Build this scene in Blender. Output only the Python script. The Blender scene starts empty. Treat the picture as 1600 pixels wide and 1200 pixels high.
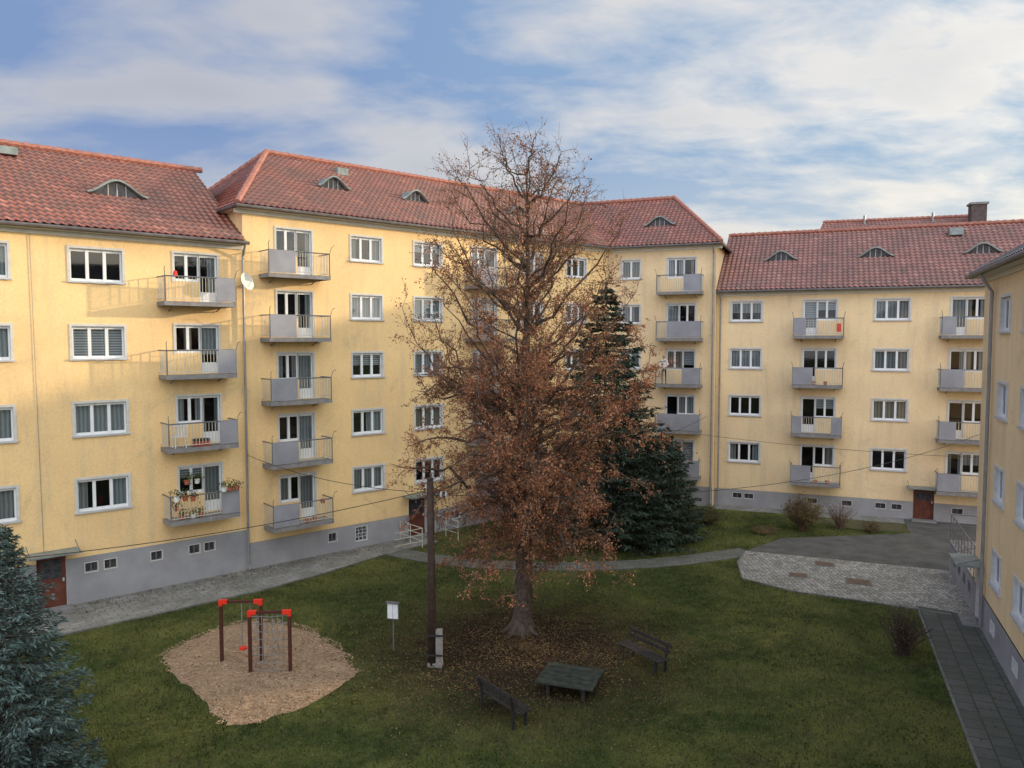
import bpy, math, random
import numpy as np
from mathutils import Vector
random.seed(7); rng=np.random.default_rng(11)
R=random.random
def U(a,b): return a+(b-a)*random.random()
scn=bpy.context.scene
COL=scn.collection

# ---------------------------------------------------------------- materials
def newmat(name):
    m=bpy.data.materials.new(name); m.use_nodes=True
    nt=m.node_tree; b=nt.nodes['Principled BSDF']
    return m,nt,b
def nd(nt,t,**k):
    n=nt.nodes.new(t)
    for a,v in k.items(): setattr(n,a,v)
    return n
def lk(nt,a,b): nt.links.new(a,b)
def c4(c): return (c[0],c[1],c[2],1)
def ramp(nt,fac,stops):
    r=nd(nt,'ShaderNodeValToRGB'); e=r.color_ramp.elements
    while len(e)<len(stops): e.new(0.5)
    for i,(p,c) in enumerate(stops): e[i].position=p; e[i].color=c4(c)
    lk(nt,fac,r.inputs[0]); return r.outputs[0]
def pos(nt,scale=(1,1,1),rot=(0,0,0)):
    g=nd(nt,'ShaderNodeNewGeometry'); mp=nd(nt,'ShaderNodeMapping')
    mp.inputs['Scale'].default_value=scale; mp.inputs['Rotation'].default_value=rot
    lk(nt,g.outputs['Position'],mp.inputs['Vector']); return mp.outputs[0]
def noise(nt,vec,scale,detail=4,rough=.6,dist=0):
    n=nd(nt,'ShaderNodeTexNoise'); n.inputs['Scale'].default_value=scale
    n.inputs['Detail'].default_value=detail; n.inputs['Roughness'].default_value=rough
    n.inputs['Distortion'].default_value=dist
    lk(nt,vec,n.inputs['Vector']); return n.outputs['Fac']
def mix(nt,fac,a,b,mode='MIX'):
    m=nd(nt,'ShaderNodeMix',data_type='RGBA',blend_type=mode)
    for sock,v in ((m.inputs[0],fac),(m.inputs[6],a),(m.inputs[7],b)):
        if isinstance(v,(int,float)): sock.default_value=v
        elif isinstance(v,tuple): sock.default_value=c4(v)
        else: lk(nt,v,sock)
    return m.outputs[2]
def bump(nt,b,h,strength=.3,dist=.02):
    n=nd(nt,'ShaderNodeBump'); n.inputs['Strength'].default_value=strength; n.inputs['Distance'].default_value=dist
    lk(nt,h,n.inputs['Height']); lk(nt,n.outputs[0],b.inputs['Normal'])
def nmat(name,c1,c2,scale=3,rough=.7,bs=.2,bd=.01,metal=0,detail=3,spec=.3):
    m,nt,b=newmat(name); p=pos(nt)
    f=noise(nt,p,scale,detail)
    lk(nt,ramp(nt,f,[(.3,c1),(.7,c2)]),b.inputs['Base Color'])
    b.inputs['Roughness'].default_value=rough; b.inputs['Metallic'].default_value=metal
    b.inputs['Specular IOR Level'].default_value=spec
    if bs: bump(nt,b,noise(nt,p,scale*4,2),bs,bd)
    return m
def stucco(name,c):
    m,nt,b=newmat(name); p=pos(nt)
    big=noise(nt,p,.28,3,.6,.5)
    c2=(c[0]*.86,c[1]*.84,c[2]*.86)
    col=mix(nt,ramp(nt,big,[(.35,(0,0,0)),(.68,(1,1,1))]),c,c2)
    pv=pos(nt,(1.3,1.3,.14)); run=noise(nt,pv,1.6,4,.65)
    col=mix(nt,ramp(nt,run,[(.50,(0,0,0)),(.78,(.50,.50,.50))]),col,(.50,.41,.28))
    al=noise(nt,p,.55,5,.7,.8)
    col=mix(nt,ramp(nt,al,[(.58,(0,0,0)),(.80,(.6,.6,.6))]),col,(.35,.31,.22))
    fine=noise(nt,p,14,3)
    col=mix(nt,1.0,col,ramp(nt,fine,[(.3,(.9,.9,.9)),(.7,(1.05,1.05,1.05))]),'MULTIPLY')
    lk(nt,col,b.inputs['Base Color']); b.inputs['Roughness'].default_value=.92
    b.inputs['Specular IOR Level'].default_value=.15
    bump(nt,b,fine,.15,.008); return m
def rooftile(name,cs):
    m,nt,b=newmat(name)
    uv=nd(nt,'ShaderNodeUVMap'); fl=nd(nt,'ShaderNodeVectorMath',operation='FLOOR'); lk(nt,uv.outputs[0],fl.inputs[0])
    wn=nd(nt,'ShaderNodeTexWhiteNoise',noise_dimensions='2D'); lk(nt,fl.outputs[0],wn.inputs['Vector'])
    col=ramp(nt,wn.outputs['Value'],[(0,cs[0]),(.25,cs[1]),(.85,cs[1]),(1,cs[2])])
    p=pos(nt); n=noise(nt,p,.6,6,.7,.4)
    col=mix(nt,ramp(nt,n,[(.42,(0,0,0)),(.72,(.75,.75,.75))]),col,(.11,.065,.05))
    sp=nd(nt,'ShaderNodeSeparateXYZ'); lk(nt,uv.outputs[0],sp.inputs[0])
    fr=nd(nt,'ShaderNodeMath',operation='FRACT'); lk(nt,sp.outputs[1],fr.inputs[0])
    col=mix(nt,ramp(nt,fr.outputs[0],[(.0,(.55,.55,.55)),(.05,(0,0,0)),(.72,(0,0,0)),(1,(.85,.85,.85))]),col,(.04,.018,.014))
    fx=nd(nt,'ShaderNodeMath',operation='FRACT'); lk(nt,sp.outputs[0],fx.inputs[0])
    col=mix(nt,ramp(nt,fx.outputs[0],[(.0,(.3,.3,.3)),(.2,(0,0,0)),(.8,(0,0,0)),(1,(.3,.3,.3))]),col,(.07,.03,.02))
    lk(nt,col,b.inputs['Base Color']); b.inputs['Roughness'].default_value=.36; b.inputs['Specular IOR Level'].default_value=.6
    return m
def island(name,cols,rough=.7,trans=.0,spec=.2,lo=.6,hi=1.2,sc=.9):
    m,nt,b=newmat(name); g=nd(nt,'ShaderNodeNewGeometry')
    n=len(cols)
    col=ramp(nt,g.outputs['Random Per Island'],[(i/(n-1),c) for i,c in enumerate(cols)])
    nz=noise(nt,pos(nt),sc,2)
    col=mix(nt,1.0,col,ramp(nt,nz,[(.35,(lo,lo,lo)),(.65,(hi,hi,hi))]),'MULTIPLY')
    lk(nt,col,b.inputs['Base Color']); b.inputs['Roughness'].default_value=rough; b.inputs['Specular IOR Level'].default_value=spec
    return m

M={}
M['wallA']=stucco('yellow_stucco',(.87,.61,.30))
M['wallD']=stucco('yellow_stucco_pale',(.84,.645,.385))
M['plinth']=nmat('grey_plinth_render',(.24,.235,.25),(.33,.325,.335),.9,.9,.2,.01,detail=6)
M['surr']=nmat('window_surround_plaster',(.50,.48,.45),(.61,.59,.56),5,.85,.1,.005)
M['pvc']=nmat('white_pvc',(.68,.69,.70),(.76,.76,.76),3,.4,0)
M['sill']=nmat('sill_metal',(.42,.42,.43),(.52,.52,.53),3,.5,0)
M['gutter']=nmat('gutter_zinc',(.10,.085,.08),(.17,.15,.14),3,.5,0,metal=.3)
M['pipe']=nmat('downpipe_zinc',(.22,.22,.22),(.32,.31,.30),3,.5,0,metal=.3)
M['soffit']=nmat('soffit_white',(.55,.53,.48),(.64,.62,.57),4,.8,0)
M['conc']=nmat('balcony_concrete',(.17,.16,.16),(.26,.25,.24),4,.85,.2,.01)
M['panel']=nmat('grey_sheet_panel',(.22,.22,.245),(.30,.30,.325),1.2,.55,0)
M['rail']=nmat('galvanised_rail',(.44,.40,.32),(.54,.50,.41),6,.5,0)
M['raildk']=nmat('dark_steel_rail',(.10,.10,.11),(.16,.16,.16),6,.5,0)
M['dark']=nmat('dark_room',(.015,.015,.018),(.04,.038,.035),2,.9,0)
M['bwin']=nmat('basement_glass',(.03,.03,.035),(.09,.09,.1),6,.25,0)
M['door']=nmat('brown_wood_door',(.10,.03,.02),(.16,.055,.035),3,.5,.1,.003)
M['reddoor']=nmat('red_door',(.30,.05,.03),(.36,.07,.04),3,.45,0)
M['tileA']=rooftile('clay_roof_tiles',[(.22,.06,.038),(.34,.098,.062),(.48,.17,.115)])
M['tileD']=rooftile('clay_roof_tiles_pale',[(.22,.08,.06),(.33,.125,.095),(.43,.19,.15)])
M['tileE']=rooftile('grey_roof_tiles',[(.16,.14,.13),(.22,.19,.18),(.30,.26,.24)])
M['ridge']=nmat('ridge_tile',(.26,.095,.065),(.42,.19,.14),6,.6,.3,.02)
M['lead']=nmat('dormer_sheet',(.15,.18,.175),(.27,.31,.30),3,.45,.1,.01,metal=.2)
M['bark']=nmat('bark',(.045,.032,.024),(.135,.098,.074),7,.95,.8,.03)
M['twig']=nmat('twig',(.10,.064,.043),(.18,.115,.078),5,.9,0)
M['dktwig']=nmat('dark_twig',(.035,.022,.018),(.07,.045,.035),5,.9,0)
M['polewood']=nmat('pole_creosote_wood',(.03,.018,.014),(.065,.04,.03),6,.8,.4,.01)
M['stub']=nmat('concrete_stub',(.20,.18,.16),(.32,.30,.27),8,.9,.4,.01)
M['black']=nmat('black_metal',(.02,.02,.02),(.04,.04,.04),5,.5,0)
M['benchw']=nmat('bench_dark_timber',(.018,.016,.014),(.05,.042,.036),9,.75,.3,.005)
M['tablew']=nmat('table_green_timber',(.014,.024,.018),(.06,.06,.045),6,.7,.3,.006)
M['pgbrown']=nmat('frame_brown_post',(.055,.016,.012),(.09,.026,.018),6,.5,0)
M['pgred']=nmat('red_plastic_cap',(.72,.03,.015),(.8,.045,.02),4,.4,0)
M['rope']=nmat('rope',(.16,.16,.16),(.26,.26,.25),20,.9,0)
M['white']=nmat('white_sheet',(.66,.66,.66),(.8,.8,.78),6,.7,0)
M['terra']=nmat('terracotta',(.32,.09,.05),(.45,.14,.08),6,.8,0)
M['dish']=nmat('dish_cream',(.62,.6,.52),(.7,.68,.6),4,.5,0)
M['rust']=nmat('manhole_rust',(.10,.065,.045),(.17,.11,.08),6,.8,.4,.01)
M['kerb']=nmat('kerb_concrete',(.10,.10,.085),(.21,.205,.18),1.6,.9,.3,.01,detail=6)
M['brick']=nmat('dark_chimney_brick',(.07,.055,.05),(.13,.1,.09),5,.9,.3,.01)
M['cloth_red']=nmat('red_cloth',(.5,.05,.04),(.6,.08,.05),6,.8,0)
M['skin']=nmat('skin',(.42,.24,.17),(.48,.28,.20),6,.6,0)
M['hair']=nmat('brown_hair',(.03,.018,.012),(.05,.03,.02),30,.7,0)
M['trous']=nmat('dark_trousers',(.02,.022,.03),(.035,.04,.05),6,.9,0)

def curtain():
    m,nt,b=newmat('curtain_folds'); g=nd(nt,'ShaderNodeNewGeometry')
    w=nd(nt,'ShaderNodeTexWave',wave_type='BANDS',bands_direction='X'); mp=nd(nt,'ShaderNodeMapping'); mp.inputs['Rotation'].default_value=(0,0,-.3)
    lk(nt,g.outputs['Position'],mp.inputs[0]); lk(nt,mp.outputs[0],w.inputs[0]); w.inputs['Scale'].default_value=2.4; w.inputs['Distortion'].default_value=1.5
    base=ramp(nt,g.outputs['Random Per Island'],[(0,(.52,.53,.53)),(.5,(.40,.42,.43)),(.75,(.45,.38,.28)),(1,(.28,.33,.36))])
    lk(nt,mix(nt,1.0,base,ramp(nt,w.outputs[0],[(0,(.55,.55,.55)),(1,(1,1,1))]),'MULTIPLY'),b.inputs['Base Color']); b.inputs['Roughness'].default_value=.9
    return m
M['curt']=curtain()
def blinds():
    m,nt,b=newmat('roller_blind_slats'); g=nd(nt,'ShaderNodeNewGeometry')
    w=nd(nt,'ShaderNodeTexWave',wave_type='BANDS',bands_direction='Z'); lk(nt,g.outputs['Position'],w.inputs[0]); w.inputs['Scale'].default_value=3.2
    lk(nt,ramp(nt,w.outputs[0],[(.3,(.2,.2,.21)),(.5,(.6,.6,.6))]),b.inputs['Base Color']); return m
M['blind']=blinds()
def glass():
    m,nt,b=newmat('window_glass'); nt.nodes.remove(b)
    tr=nd(nt,'ShaderNodeBsdfTransparent'); tr.inputs[0].default_value=(.66,.71,.73,1)
    gl=nd(nt,'ShaderNodeBsdfGlossy'); gl.inputs['Roughness'].default_value=.03
    lw=nd(nt,'ShaderNodeLayerWeight'); lw.inputs[0].default_value=.35
    mr=nd(nt,'ShaderNodeMapRange'); mr.inputs['To Min'].default_value=.05; mr.inputs['To Max'].default_value=.5
    lk(nt,lw.outputs['Facing'],mr.inputs[0])
    mx=nd(nt,'ShaderNodeMixShader'); lk(nt,mr.outputs[0],mx.inputs[0]); lk(nt,tr.outputs[0],mx.inputs[1]); lk(nt,gl.outputs[0],mx.inputs[2])
    lk(nt,mx.outputs[0],nt.nodes['Material Output'].inputs[0]); return m
M['glass']=glass()
def glassblock():
    m,nt,b=newmat('glass_blocks'); p=pos(nt)
    br=nd(nt,'ShaderNodeTexChecker'); lk(nt,p,br.inputs[0]); br.inputs['Scale'].default_value=6
    br.inputs[1].default_value=(.04,.05,.06,1); br.inputs[2].default_value=(.16,.17,.18,1)
    lk(nt,br.outputs[0],b.inputs['Base Color']); b.inputs['Roughness'].default_value=.2; return m
M['gblock']=glassblock()

M['russet']=island('russet_leaves',[(.12,.046,.022),(.24,.092,.042),(.35,.142,.066),(.43,.20,.105),(.20,.092,.052)],lo=.6,hi=1.3,sc=.7)
M['needle']=island('spruce_needles',[(.020,.034,.022),(.036,.054,.034),(.06,.082,.05)])
M['needleb']=island('blue_spruce_needles',[(.05,.08,.072),(.085,.13,.118),(.15,.21,.19)],lo=.55,hi=1.3,sc=1.8)
M['shrubg']=island('shrub_leaves',[(.03,.05,.014),(.06,.085,.02),(.11,.11,.03)])
M['shrubb']=island('dry_shrub_leaves',[(.12,.08,.035),(.2,.14,.06),(.12,.12,.04)])
M['blade']=island('grass_blades',[(.034,.052,.014),(.053,.073,.020),(.085,.098,.032),(.13,.12,.058)],lo=.5,hi=1.3,sc=.5)
M['fallen']=island('fallen_leaf',[(.05,.026,.015),(.09,.05,.028),(.15,.085,.042),(.2,.15,.055)])
M['chips']=island('bark_chip',[(.28,.175,.10),(.40,.265,.16),(.52,.37,.235),(.33,.215,.125)],lo=.85,hi=1.1)

def grass():
    m,nt,b=newmat('grass_lawn'); p=pos(nt)
    n1=noise(nt,p,.25,5,.65,.3); n2=noise(nt,p,2.2,5,.75); n3=noise(nt,p,22,3,.7)
    col=ramp(nt,n2,[(.3,(.025,.038,.011)),(.5,(.048,.064,.018)),(.7,(.095,.105,.034))])
    col=mix(nt,ramp(nt,n1,[(.42,(0,0,0)),(.60,(.7,.7,.7))]),col,(.14,.135,.04))
    n4=noise(nt,p,.85,6,.75,.5)
    col=mix(nt,ramp(nt,n4,[(.54,(0,0,0)),(.70,(.75,.75,.75))]),col,(.062,.052,.028))
    col=mix(nt,.65,col,mix(nt,1.0,col,ramp(nt,n3,[(.3,(.3,.3,.3)),(.7,(1.8,1.8,1.7))]),'MULTIPLY'))
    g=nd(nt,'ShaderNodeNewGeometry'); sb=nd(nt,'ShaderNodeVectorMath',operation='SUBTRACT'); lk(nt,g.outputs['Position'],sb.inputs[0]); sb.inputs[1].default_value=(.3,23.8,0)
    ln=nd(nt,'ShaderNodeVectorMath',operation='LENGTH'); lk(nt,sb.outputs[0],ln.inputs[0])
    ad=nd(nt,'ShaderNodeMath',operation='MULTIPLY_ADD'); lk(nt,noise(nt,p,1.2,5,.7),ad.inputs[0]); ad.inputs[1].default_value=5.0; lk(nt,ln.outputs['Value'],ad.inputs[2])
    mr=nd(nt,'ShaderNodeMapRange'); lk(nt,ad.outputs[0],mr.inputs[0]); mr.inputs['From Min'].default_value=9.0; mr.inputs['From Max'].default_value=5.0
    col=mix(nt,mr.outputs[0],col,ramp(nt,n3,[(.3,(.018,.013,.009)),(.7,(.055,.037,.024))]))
    lk(nt,col,b.inputs['Base Color']); b.inputs['Roughness'].default_value=1; b.inputs['Specular IOR Level'].default_value=.05
    bump(nt,b,n3,.8,.04); return m
M['grass']=grass()
def paving(name,c1,c2,cm,w,h,rot,mort=.012,moss=(.09,.095,.06)):
    m,nt,b=newmat(name); p=pos(nt,(1,1,1),(0,0,rot))
    br=nd(nt,'ShaderNodeTexBrick'); lk(nt,p,br.inputs[0]); br.inputs['Scale'].default_value=1
    br.inputs['Brick Width'].default_value=w; br.inputs['Row Height'].default_value=h; br.inputs['Mortar Size'].default_value=mort
    br.inputs['Color1'].default_value=c4(c1); br.inputs['Color2'].default_value=c4(c2); br.inputs['Mortar'].default_value=c4(cm)
    n=noise(nt,pos(nt),.8,5,.7)
    col=mix(nt,ramp(nt,n,[(.4,(0,0,0)),(.75,(.75,.75,.75))]),br.outputs['Color'],moss)
    lk(nt,col,b.inputs['Base Color']); b.inputs['Roughness'].default_value=.9
    bump(nt,b,noise(nt,pos(nt),14,2),.4,.01); return m
M['pave']=paving('concrete_paving',(.29,.275,.25),(.21,.20,.185),(.09,.095,.07),.5,.25,-.716)
M['pave2']=paving('slab_path',(.15,.145,.125),(.105,.105,.09),(.05,.055,.04),.5,.5,.1)
M['asph']=paving('dark_slab_path',(.115,.112,.10),(.075,.077,.066),(.035,.04,.025),.5,.5,-1.187,.02,(.045,.055,.03))
def cobble():
    m,nt,b=newmat('cobblestones'); p=pos(nt)
    v=nd(nt,'ShaderNodeTexVoronoi',feature='DISTANCE_TO_EDGE'); lk(nt,p,v.inputs['Vector']); v.inputs['Scale'].default_value=5.5; v.inputs['Randomness'].default_value=.55
    v2=nd(nt,'ShaderNodeTexVoronoi'); lk(nt,p,v2.inputs['Vector']); v2.inputs['Scale'].default_value=5.5; v2.inputs['Randomness'].default_value=.55
    bw=nd(nt,'ShaderNodeRGBToBW'); lk(nt,v2.outputs['Color'],bw.inputs[0])
    col=ramp(nt,bw.outputs[0],[(.2,(.24,.23,.21)),(.8,(.44,.41,.36))])
    col=mix(nt,ramp(nt,v.outputs[0],[(.03,(1,1,1)),(.12,(0,0,0))]),col,(.07,.068,.05))
    col=mix(nt,ramp(nt,noise(nt,p,.7,5,.7),[(.42,(0,0,0)),(.75,(.7,.7,.7))]),col,(.10,.10,.065))
    lk(nt,col,b.inputs['Base Color']); b.inputs['Roughness'].default_value=.8; bump(nt,b,v.outputs[0],.7,.05); return m
M['cobble']=cobble()
M['asphl']=nmat('worn_asphalt',(.065,.063,.056),(.125,.118,.104),1.2,.95,.4,.01,detail=6)
M['mulch']=nmat('wood_chip_mulch',(.24,.155,.09),(.43,.30,.19),9,.95,.8,.03)
M['soil']=nmat('planting_bed_soil',(.05,.055,.022),(.12,.10,.045),1.5,1,.5,.03,detail=6)

# ---------------------------------------------------------------- geometry helpers
class MB:
    def __init__(s): s.v=[];s.f=[];s.m=[];s.mats=[];s.uv=None
    def mi(s,k):
        if k not in s.mats: s.mats.append(k)
        return s.mats.index(k)
    def poly(s,pts,k):
        n=len(s.v); s.v+= [tuple(p) for p in pts]; s.f.append(tuple(range(n,n+len(pts)))); s.m.append(s.mi(k))
    def mesh(s,vs,fs,k):
        n=len(s.v); s.v+=[tuple(p) for p in vs]; i=s.mi(k)
        for f in fs: s.f.append(tuple(n+a for a in f)); s.m.append(i)
    def box(s,fr,s0,s1,o0,o1,z0,z1,k):
        c=[fr(a,o,z) for z in (z0,z1) for o in (o0,o1) for a in (s0,s1)]
        s.mesh(c,[(0,1,3,2),(4,6,7,5),(0,4,5,1),(2,3,7,6),(0,2,6,4),(1,5,7,3)],k)
    def tube(s,pts,rad,k,n=6,cap=True):
        pts=[Vector(p) for p in pts]
        if not isinstance(rad,(list,tuple)): rad=[rad]*len(pts)
        vs=[];fs=[]
        t=(pts[-1]-pts[0]).normalized(); a=t.orthogonal().normalized()
        for i,p in enumerate(pts):
            t=(pts[min(i+1,len(pts)-1)]-pts[max(i-1,0)])
            t=t.normalized() if t.length>1e-9 else Vector((0,0,1))
            a=(a-t*a.dot(t)); a=a.normalized() if a.length>1e-6 else t.orthogonal().normalized()
            b=t.cross(a)
            for j in range(n):
                q=2*math.pi*j/n; vs.append(p+(a*math.cos(q)+b*math.sin(q))*rad[i])
        for i in range(len(pts)-1):
            for j in range(n):
                fs.append((i*n+j,i*n+(j+1)%n,(i+1)*n+(j+1)%n,(i+1)*n+j))
        if cap: fs.append(tuple(range(n-1,-1,-1))); fs.append(tuple((len(pts)-1)*n+j for j in range(n)))
        s.mesh(vs,fs,k)
    def obj(s,name,loc=(0,0,0),parent=None,smooth=False):
        me=bpy.data.meshes.new(name); L=Vector(loc)
        me.from_pydata([(v[0]-L[0],v[1]-L[1],v[2]-L[2]) for v in s.v],[],s.f)
        for k in s.mats: me.materials.append(M[k])
        me.polygons.foreach_set('material_index',s.m)
        if smooth: me.polygons.foreach_set('use_smooth',[True]*len(s.f))
        me.update(); o=bpy.data.objects.new(name,me); COL.objects.link(o)
        if parent: o.parent=parent
        else: o.location=loc
        return o
def empty(name,loc):
    e=bpy.data.objects.new(name,None); e.location=loc; e.empty_display_size=.3; COL.objects.link(e); return e
class Thing:
    def __init__(s,name,loc): s.e=empty(name,loc); s.loc=loc; s.p={}
    def __getitem__(s,k):
        if k not in s.p: s.p[k]=MB()
        return s.p[k]
    def done(s,smooth=()):
        for k,m in s.p.items():
            if m.f: m.obj(k,s.loc,s.e,k in smooth)
def frame(O,d):
    dx,dy=d; l=math.hypot(dx,dy); dx/=l; dy/=l
    def fr(s,o,z): return Vector((O[0]+dx*s+dy*o, O[1]+dy*s-dx*o, z))
    return fr
def quadcloud(name,C,D,L,W,k,parent=None,loc=(0,0,0),diamond=True,S=None):
    C=np.asarray(C,float);D=np.asarray(D,float);N=len(C)
    D/=np.linalg.norm(D,axis=1)[:,None]+1e-9
    if S is None: S=np.cross(D,rng.normal(size=(N,3)))
    S/=np.linalg.norm(S,axis=1)[:,None]+1e-9
    L=np.broadcast_to(L,(N,))[:,None]; W=np.broadcast_to(W,(N,))[:,None]
    C=C-np.array(loc)[None]
    if diamond: V=np.stack([C-D*L/2,C+S*W/2-D*L*.08,C+D*L/2,C-S*W/2-D*L*.08],1)
    else: V=np.stack([C-S*W/2,C+S*W/2,C+S*W*.1+D*L,C-S*W*.1+D*L],1)
    me=bpy.data.meshes.new(name); me.vertices.add(4*N); me.vertices.foreach_set('co',V.reshape(-1).astype(np.float32))
    me.loops.add(4*N); me.loops.foreach_set('vertex_index',np.arange(4*N,dtype=np.int32))
    me.polygons.add(N); me.polygons.foreach_set('loop_start',np.arange(0,4*N,4,dtype=np.int32)); me.polygons.foreach_set('loop_total',np.full(N,4,dtype=np.int32))
    me.materials.append(M[k]); me.update(calc_edges=True); me.validate()
    o=bpy.data.objects.new(name,me); COL.objects.link(o)
    if parent: o.parent=parent
    else: o.location=loc
    return o

def roof_face(B,part,P00,P10,P11,P01,k='tileA',tw=.27,th=.36):
    P00,P10,P11,P01=[Vector(p) for p in (P00,P10,P11,P01)]
    e=(P10-P00).normalized(); w=P01-P00; up=(w-e*w.dot(e)); L=up.length; up.normalize(); N=e.cross(up)
    if N.z<0: N=-N
    uL0,uL1=0,w.dot(e); uR0,uR1=(P10-P00).dot(e),(P11-P00).dot(e)
    umin=min(uL0,uL1); umax=max(uR0,uR1)
    nu=int((umax-umin)/(tw/5))+1; us=umin+np.arange(nu+1)*(tw/5)
    nr=max(1,int(round(L/th)))
    Pv=[];UV=[]
    for i in range(nr):
        for (v,h) in ((i*L/nr,.065),((i+1)*L/nr,.008)):
            f=v/L; a=uL0+(uL1-uL0)*f; b=uR0+(uR1-uR0)*f
            u=np.clip(us,a,b); hh=h+.032*np.sin(u/tw*2*np.pi)+.010*np.sin(u/tw*4*np.pi)
            X=np.array(P00)[None]+np.array(e)[None]*u[:,None]+np.array(up)[None]*v+np.array(N)[None]*hh[:,None]
            Pv.append(X); UV.append(np.stack([u/tw+1000, np.full(len(u),(v/L)*nr+ (.001 if h>.02 else -.001)+100)],1))
    m=len(us); V=np.concatenate(Pv); UV=np.concatenate(UV)
    fs=[]
    for r in range(2*nr-1):
        j=np.arange(m-1); q=np.stack([r*m+j,r*m+j+1,(r+1)*m+j+1,(r+1)*m+j],1)
        uu=V[q[:,0]]-V[q[:,1]]; u2=V[q[:,2]]-V[q[:,3]]
        keep=(np.abs(uu).sum(1)+np.abs(u2).sum(1))>1e-5
        fs.append(q[keep])
    Fc=np.concatenate(fs); me=bpy.data.meshes.new(part)
    V=V-np.array(B.loc)[None]
    me.from_pydata(V.tolist(),[],Fc.tolist()); uvl=me.uv_layers.new(name='UVMap')
    uvl.data.foreach_set('uv',UV[Fc.reshape(-1)].reshape(-1).astype(np.float32))
    me.materials.append(M[k]); me.polygons.foreach_set('use_smooth',[True]*len(me.polygons)); me.update()
    o=bpy.data.objects.new(part,me); COL.objects.link(o); o.parent=B.e
    B['roof_underside'].poly([p-N*.06 for p in (P00,P10,P11,P01)],'gutter')
def ridge_line(B,p,q,r=.13):
    p=Vector(p);q=Vector(q); n=max(1,int((q-p).length/.38)); 
    for i in range(n):
        a=p.lerp(q,i/n); b=p.lerp(q,(i+1.08)/n)
        B['ridge_tiles'].tube([a+Vector((0,0,.02)),b+Vector((0,0,.05))],[r*.9,r*1.08],'ridge',7)

def wallgrid(mb,fr,s0,s1,z0,z1,holes,k,o=0):
    ss={s0,s1}; zz={z0,z1}
    for h in holes:
        for a in h[:2]:
            if s0<a<s1: ss.add(a)
        for a in h[2:]:
            if z0<a<z1: zz.add(a)
    ss=sorted(ss); zz=sorted(zz)
    for i in range(len(ss)-1):
        for j in range(len(zz)-1):
            cs=(ss[i]+ss[i+1])/2; cz=(zz[j]+zz[j+1])/2
            if any(h[0]<cs<h[1] and h[2]<cz<h[3] for h in holes): continue
            mb.poly([fr(ss[i],o,zz[j]),fr(ss[i+1],o,zz[j]),fr(ss[i+1],o,zz[j+1]),fr(ss[i],o,zz[j+1])],k)
def reveal(mb,fr,h,dep,k,o=0):
    s0,s1,z0,z1=h
    mb.poly([fr(s0,o,z0),fr(s0,o,z1),fr(s0,-dep,z1),fr(s0,-dep,z0)],k)
    mb.poly([fr(s1,o,z0),fr(s1,o,z1),fr(s1,-dep,z1),fr(s1,-dep,z0)],k)
    mb.poly([fr(s0,o,z1),fr(s1,o,z1),fr(s1,-dep,z1),fr(s0,-dep,z1)],k)
    mb.poly([fr(s0,o,z0),fr(s1,o,z0),fr(s1,-dep,z0),fr(s0,-dep,z0)],k)
def glazing(B,fr,s0,s1,z0,z1,panes,door=False):
    fm=B['window_frames']; t=.055
    o0,o1=-.16,-.09
    fm.box(fr,s0,s1,o0,o1,z0,z0+t,'pvc'); fm.box(fr,s0,s1,o0,o1,z1-t,z1,'pvc')
    fm.box(fr,s0,s0+t,o0,o1,z0+t,z1-t,'pvc'); fm.box(fr,s1-t,s1,o0,o1,z0+t,z1-t,'pvc')
    for p in panes:
        c=s0+(s1-s0)*p; fm.box(fr,c-.055,c+.055,o0,o1+.012,z0+t,z1-t,'pvc')
    if door: fm.box(fr,s0+t,s1-t,o0,o1-.01,z0+t,z0+.42,'pvc')
    ed=[0]+list(panes)+[1]
    for a,b in zip(ed[:-1],ed[1:]):
        a=s0+(s1-s0)*a+.05; b=s0+(s1-s0)*b-.05
        fm.box(fr,a,b,o0+.01,o1-.015,z0+t,z0+t+.045,'pvc'); fm.box(fr,a,b,o0+.01,o1-.015,z1-t-.045,z1-t,'pvc')
    B['window_glass'].poly([fr(s0+.02,-.13,z0+.02),fr(s1-.02,-.13,z0+.02),fr(s1-.02,-.13,z1-.02),fr(s0+.02,-.13,z1-.02)],'glass')
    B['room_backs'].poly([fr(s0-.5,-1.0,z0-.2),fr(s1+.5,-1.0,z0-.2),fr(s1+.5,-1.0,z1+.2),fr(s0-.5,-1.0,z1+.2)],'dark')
    cu=B['curtains']; r=R(); w=s1-s0
    def pl(a,b,c,d,k,o=-.24): cu.poly([fr(a,o,c),fr(b,o,c),fr(b,o,d),fr(a,o,d)],k)
    if r<.25: pl(s0,s1,z0,z1,'curt')
    elif r<.42: pl(s0,s0+w*U(.2,.36),z0,z1,'curt'); pl(s1-w*U(.2,.36),s1,z0,z1,'curt')
    elif r<.55: pl(s0,s1,z0+(z1-z0)*U(.3,.6),z1,'blind' if R()<.5 else 'curt')
    elif r<.60: pl(s0,s1,z0,z1,'blind')
    elif r<.78: a=U(.3,.7); pl(s0+(0 if R()<.5 else w*a),s1-(0 if R()<.5 else w*(1-a)*.5),z0,z1,'curt')
def window(B,fr,s0,s1,z0,z1,holes,panes=(1/3,2/3),sur=.09):
    h=(s0+sur,s1-sur,z0+sur*.6,z1-sur); holes.append(h)
    a=B['window_surrounds']; e=.025
    a.box(fr,s0,h[0],0.002,e,z0,z1,'surr'); a.box(fr,h[1],s1,0.002,e,z0,z1,'surr')
    a.box(fr,h[0],h[1],0.002,e,h[3],z1,'surr')
    B['window_sills'].box(fr,s0-.02,s1+.02,.0022,.075,z0-.01,h[2],'sill')
    reveal(B['window_reveals'],fr,h,.3,'surr')
    glazing(B,fr,*h,panes)
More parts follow.
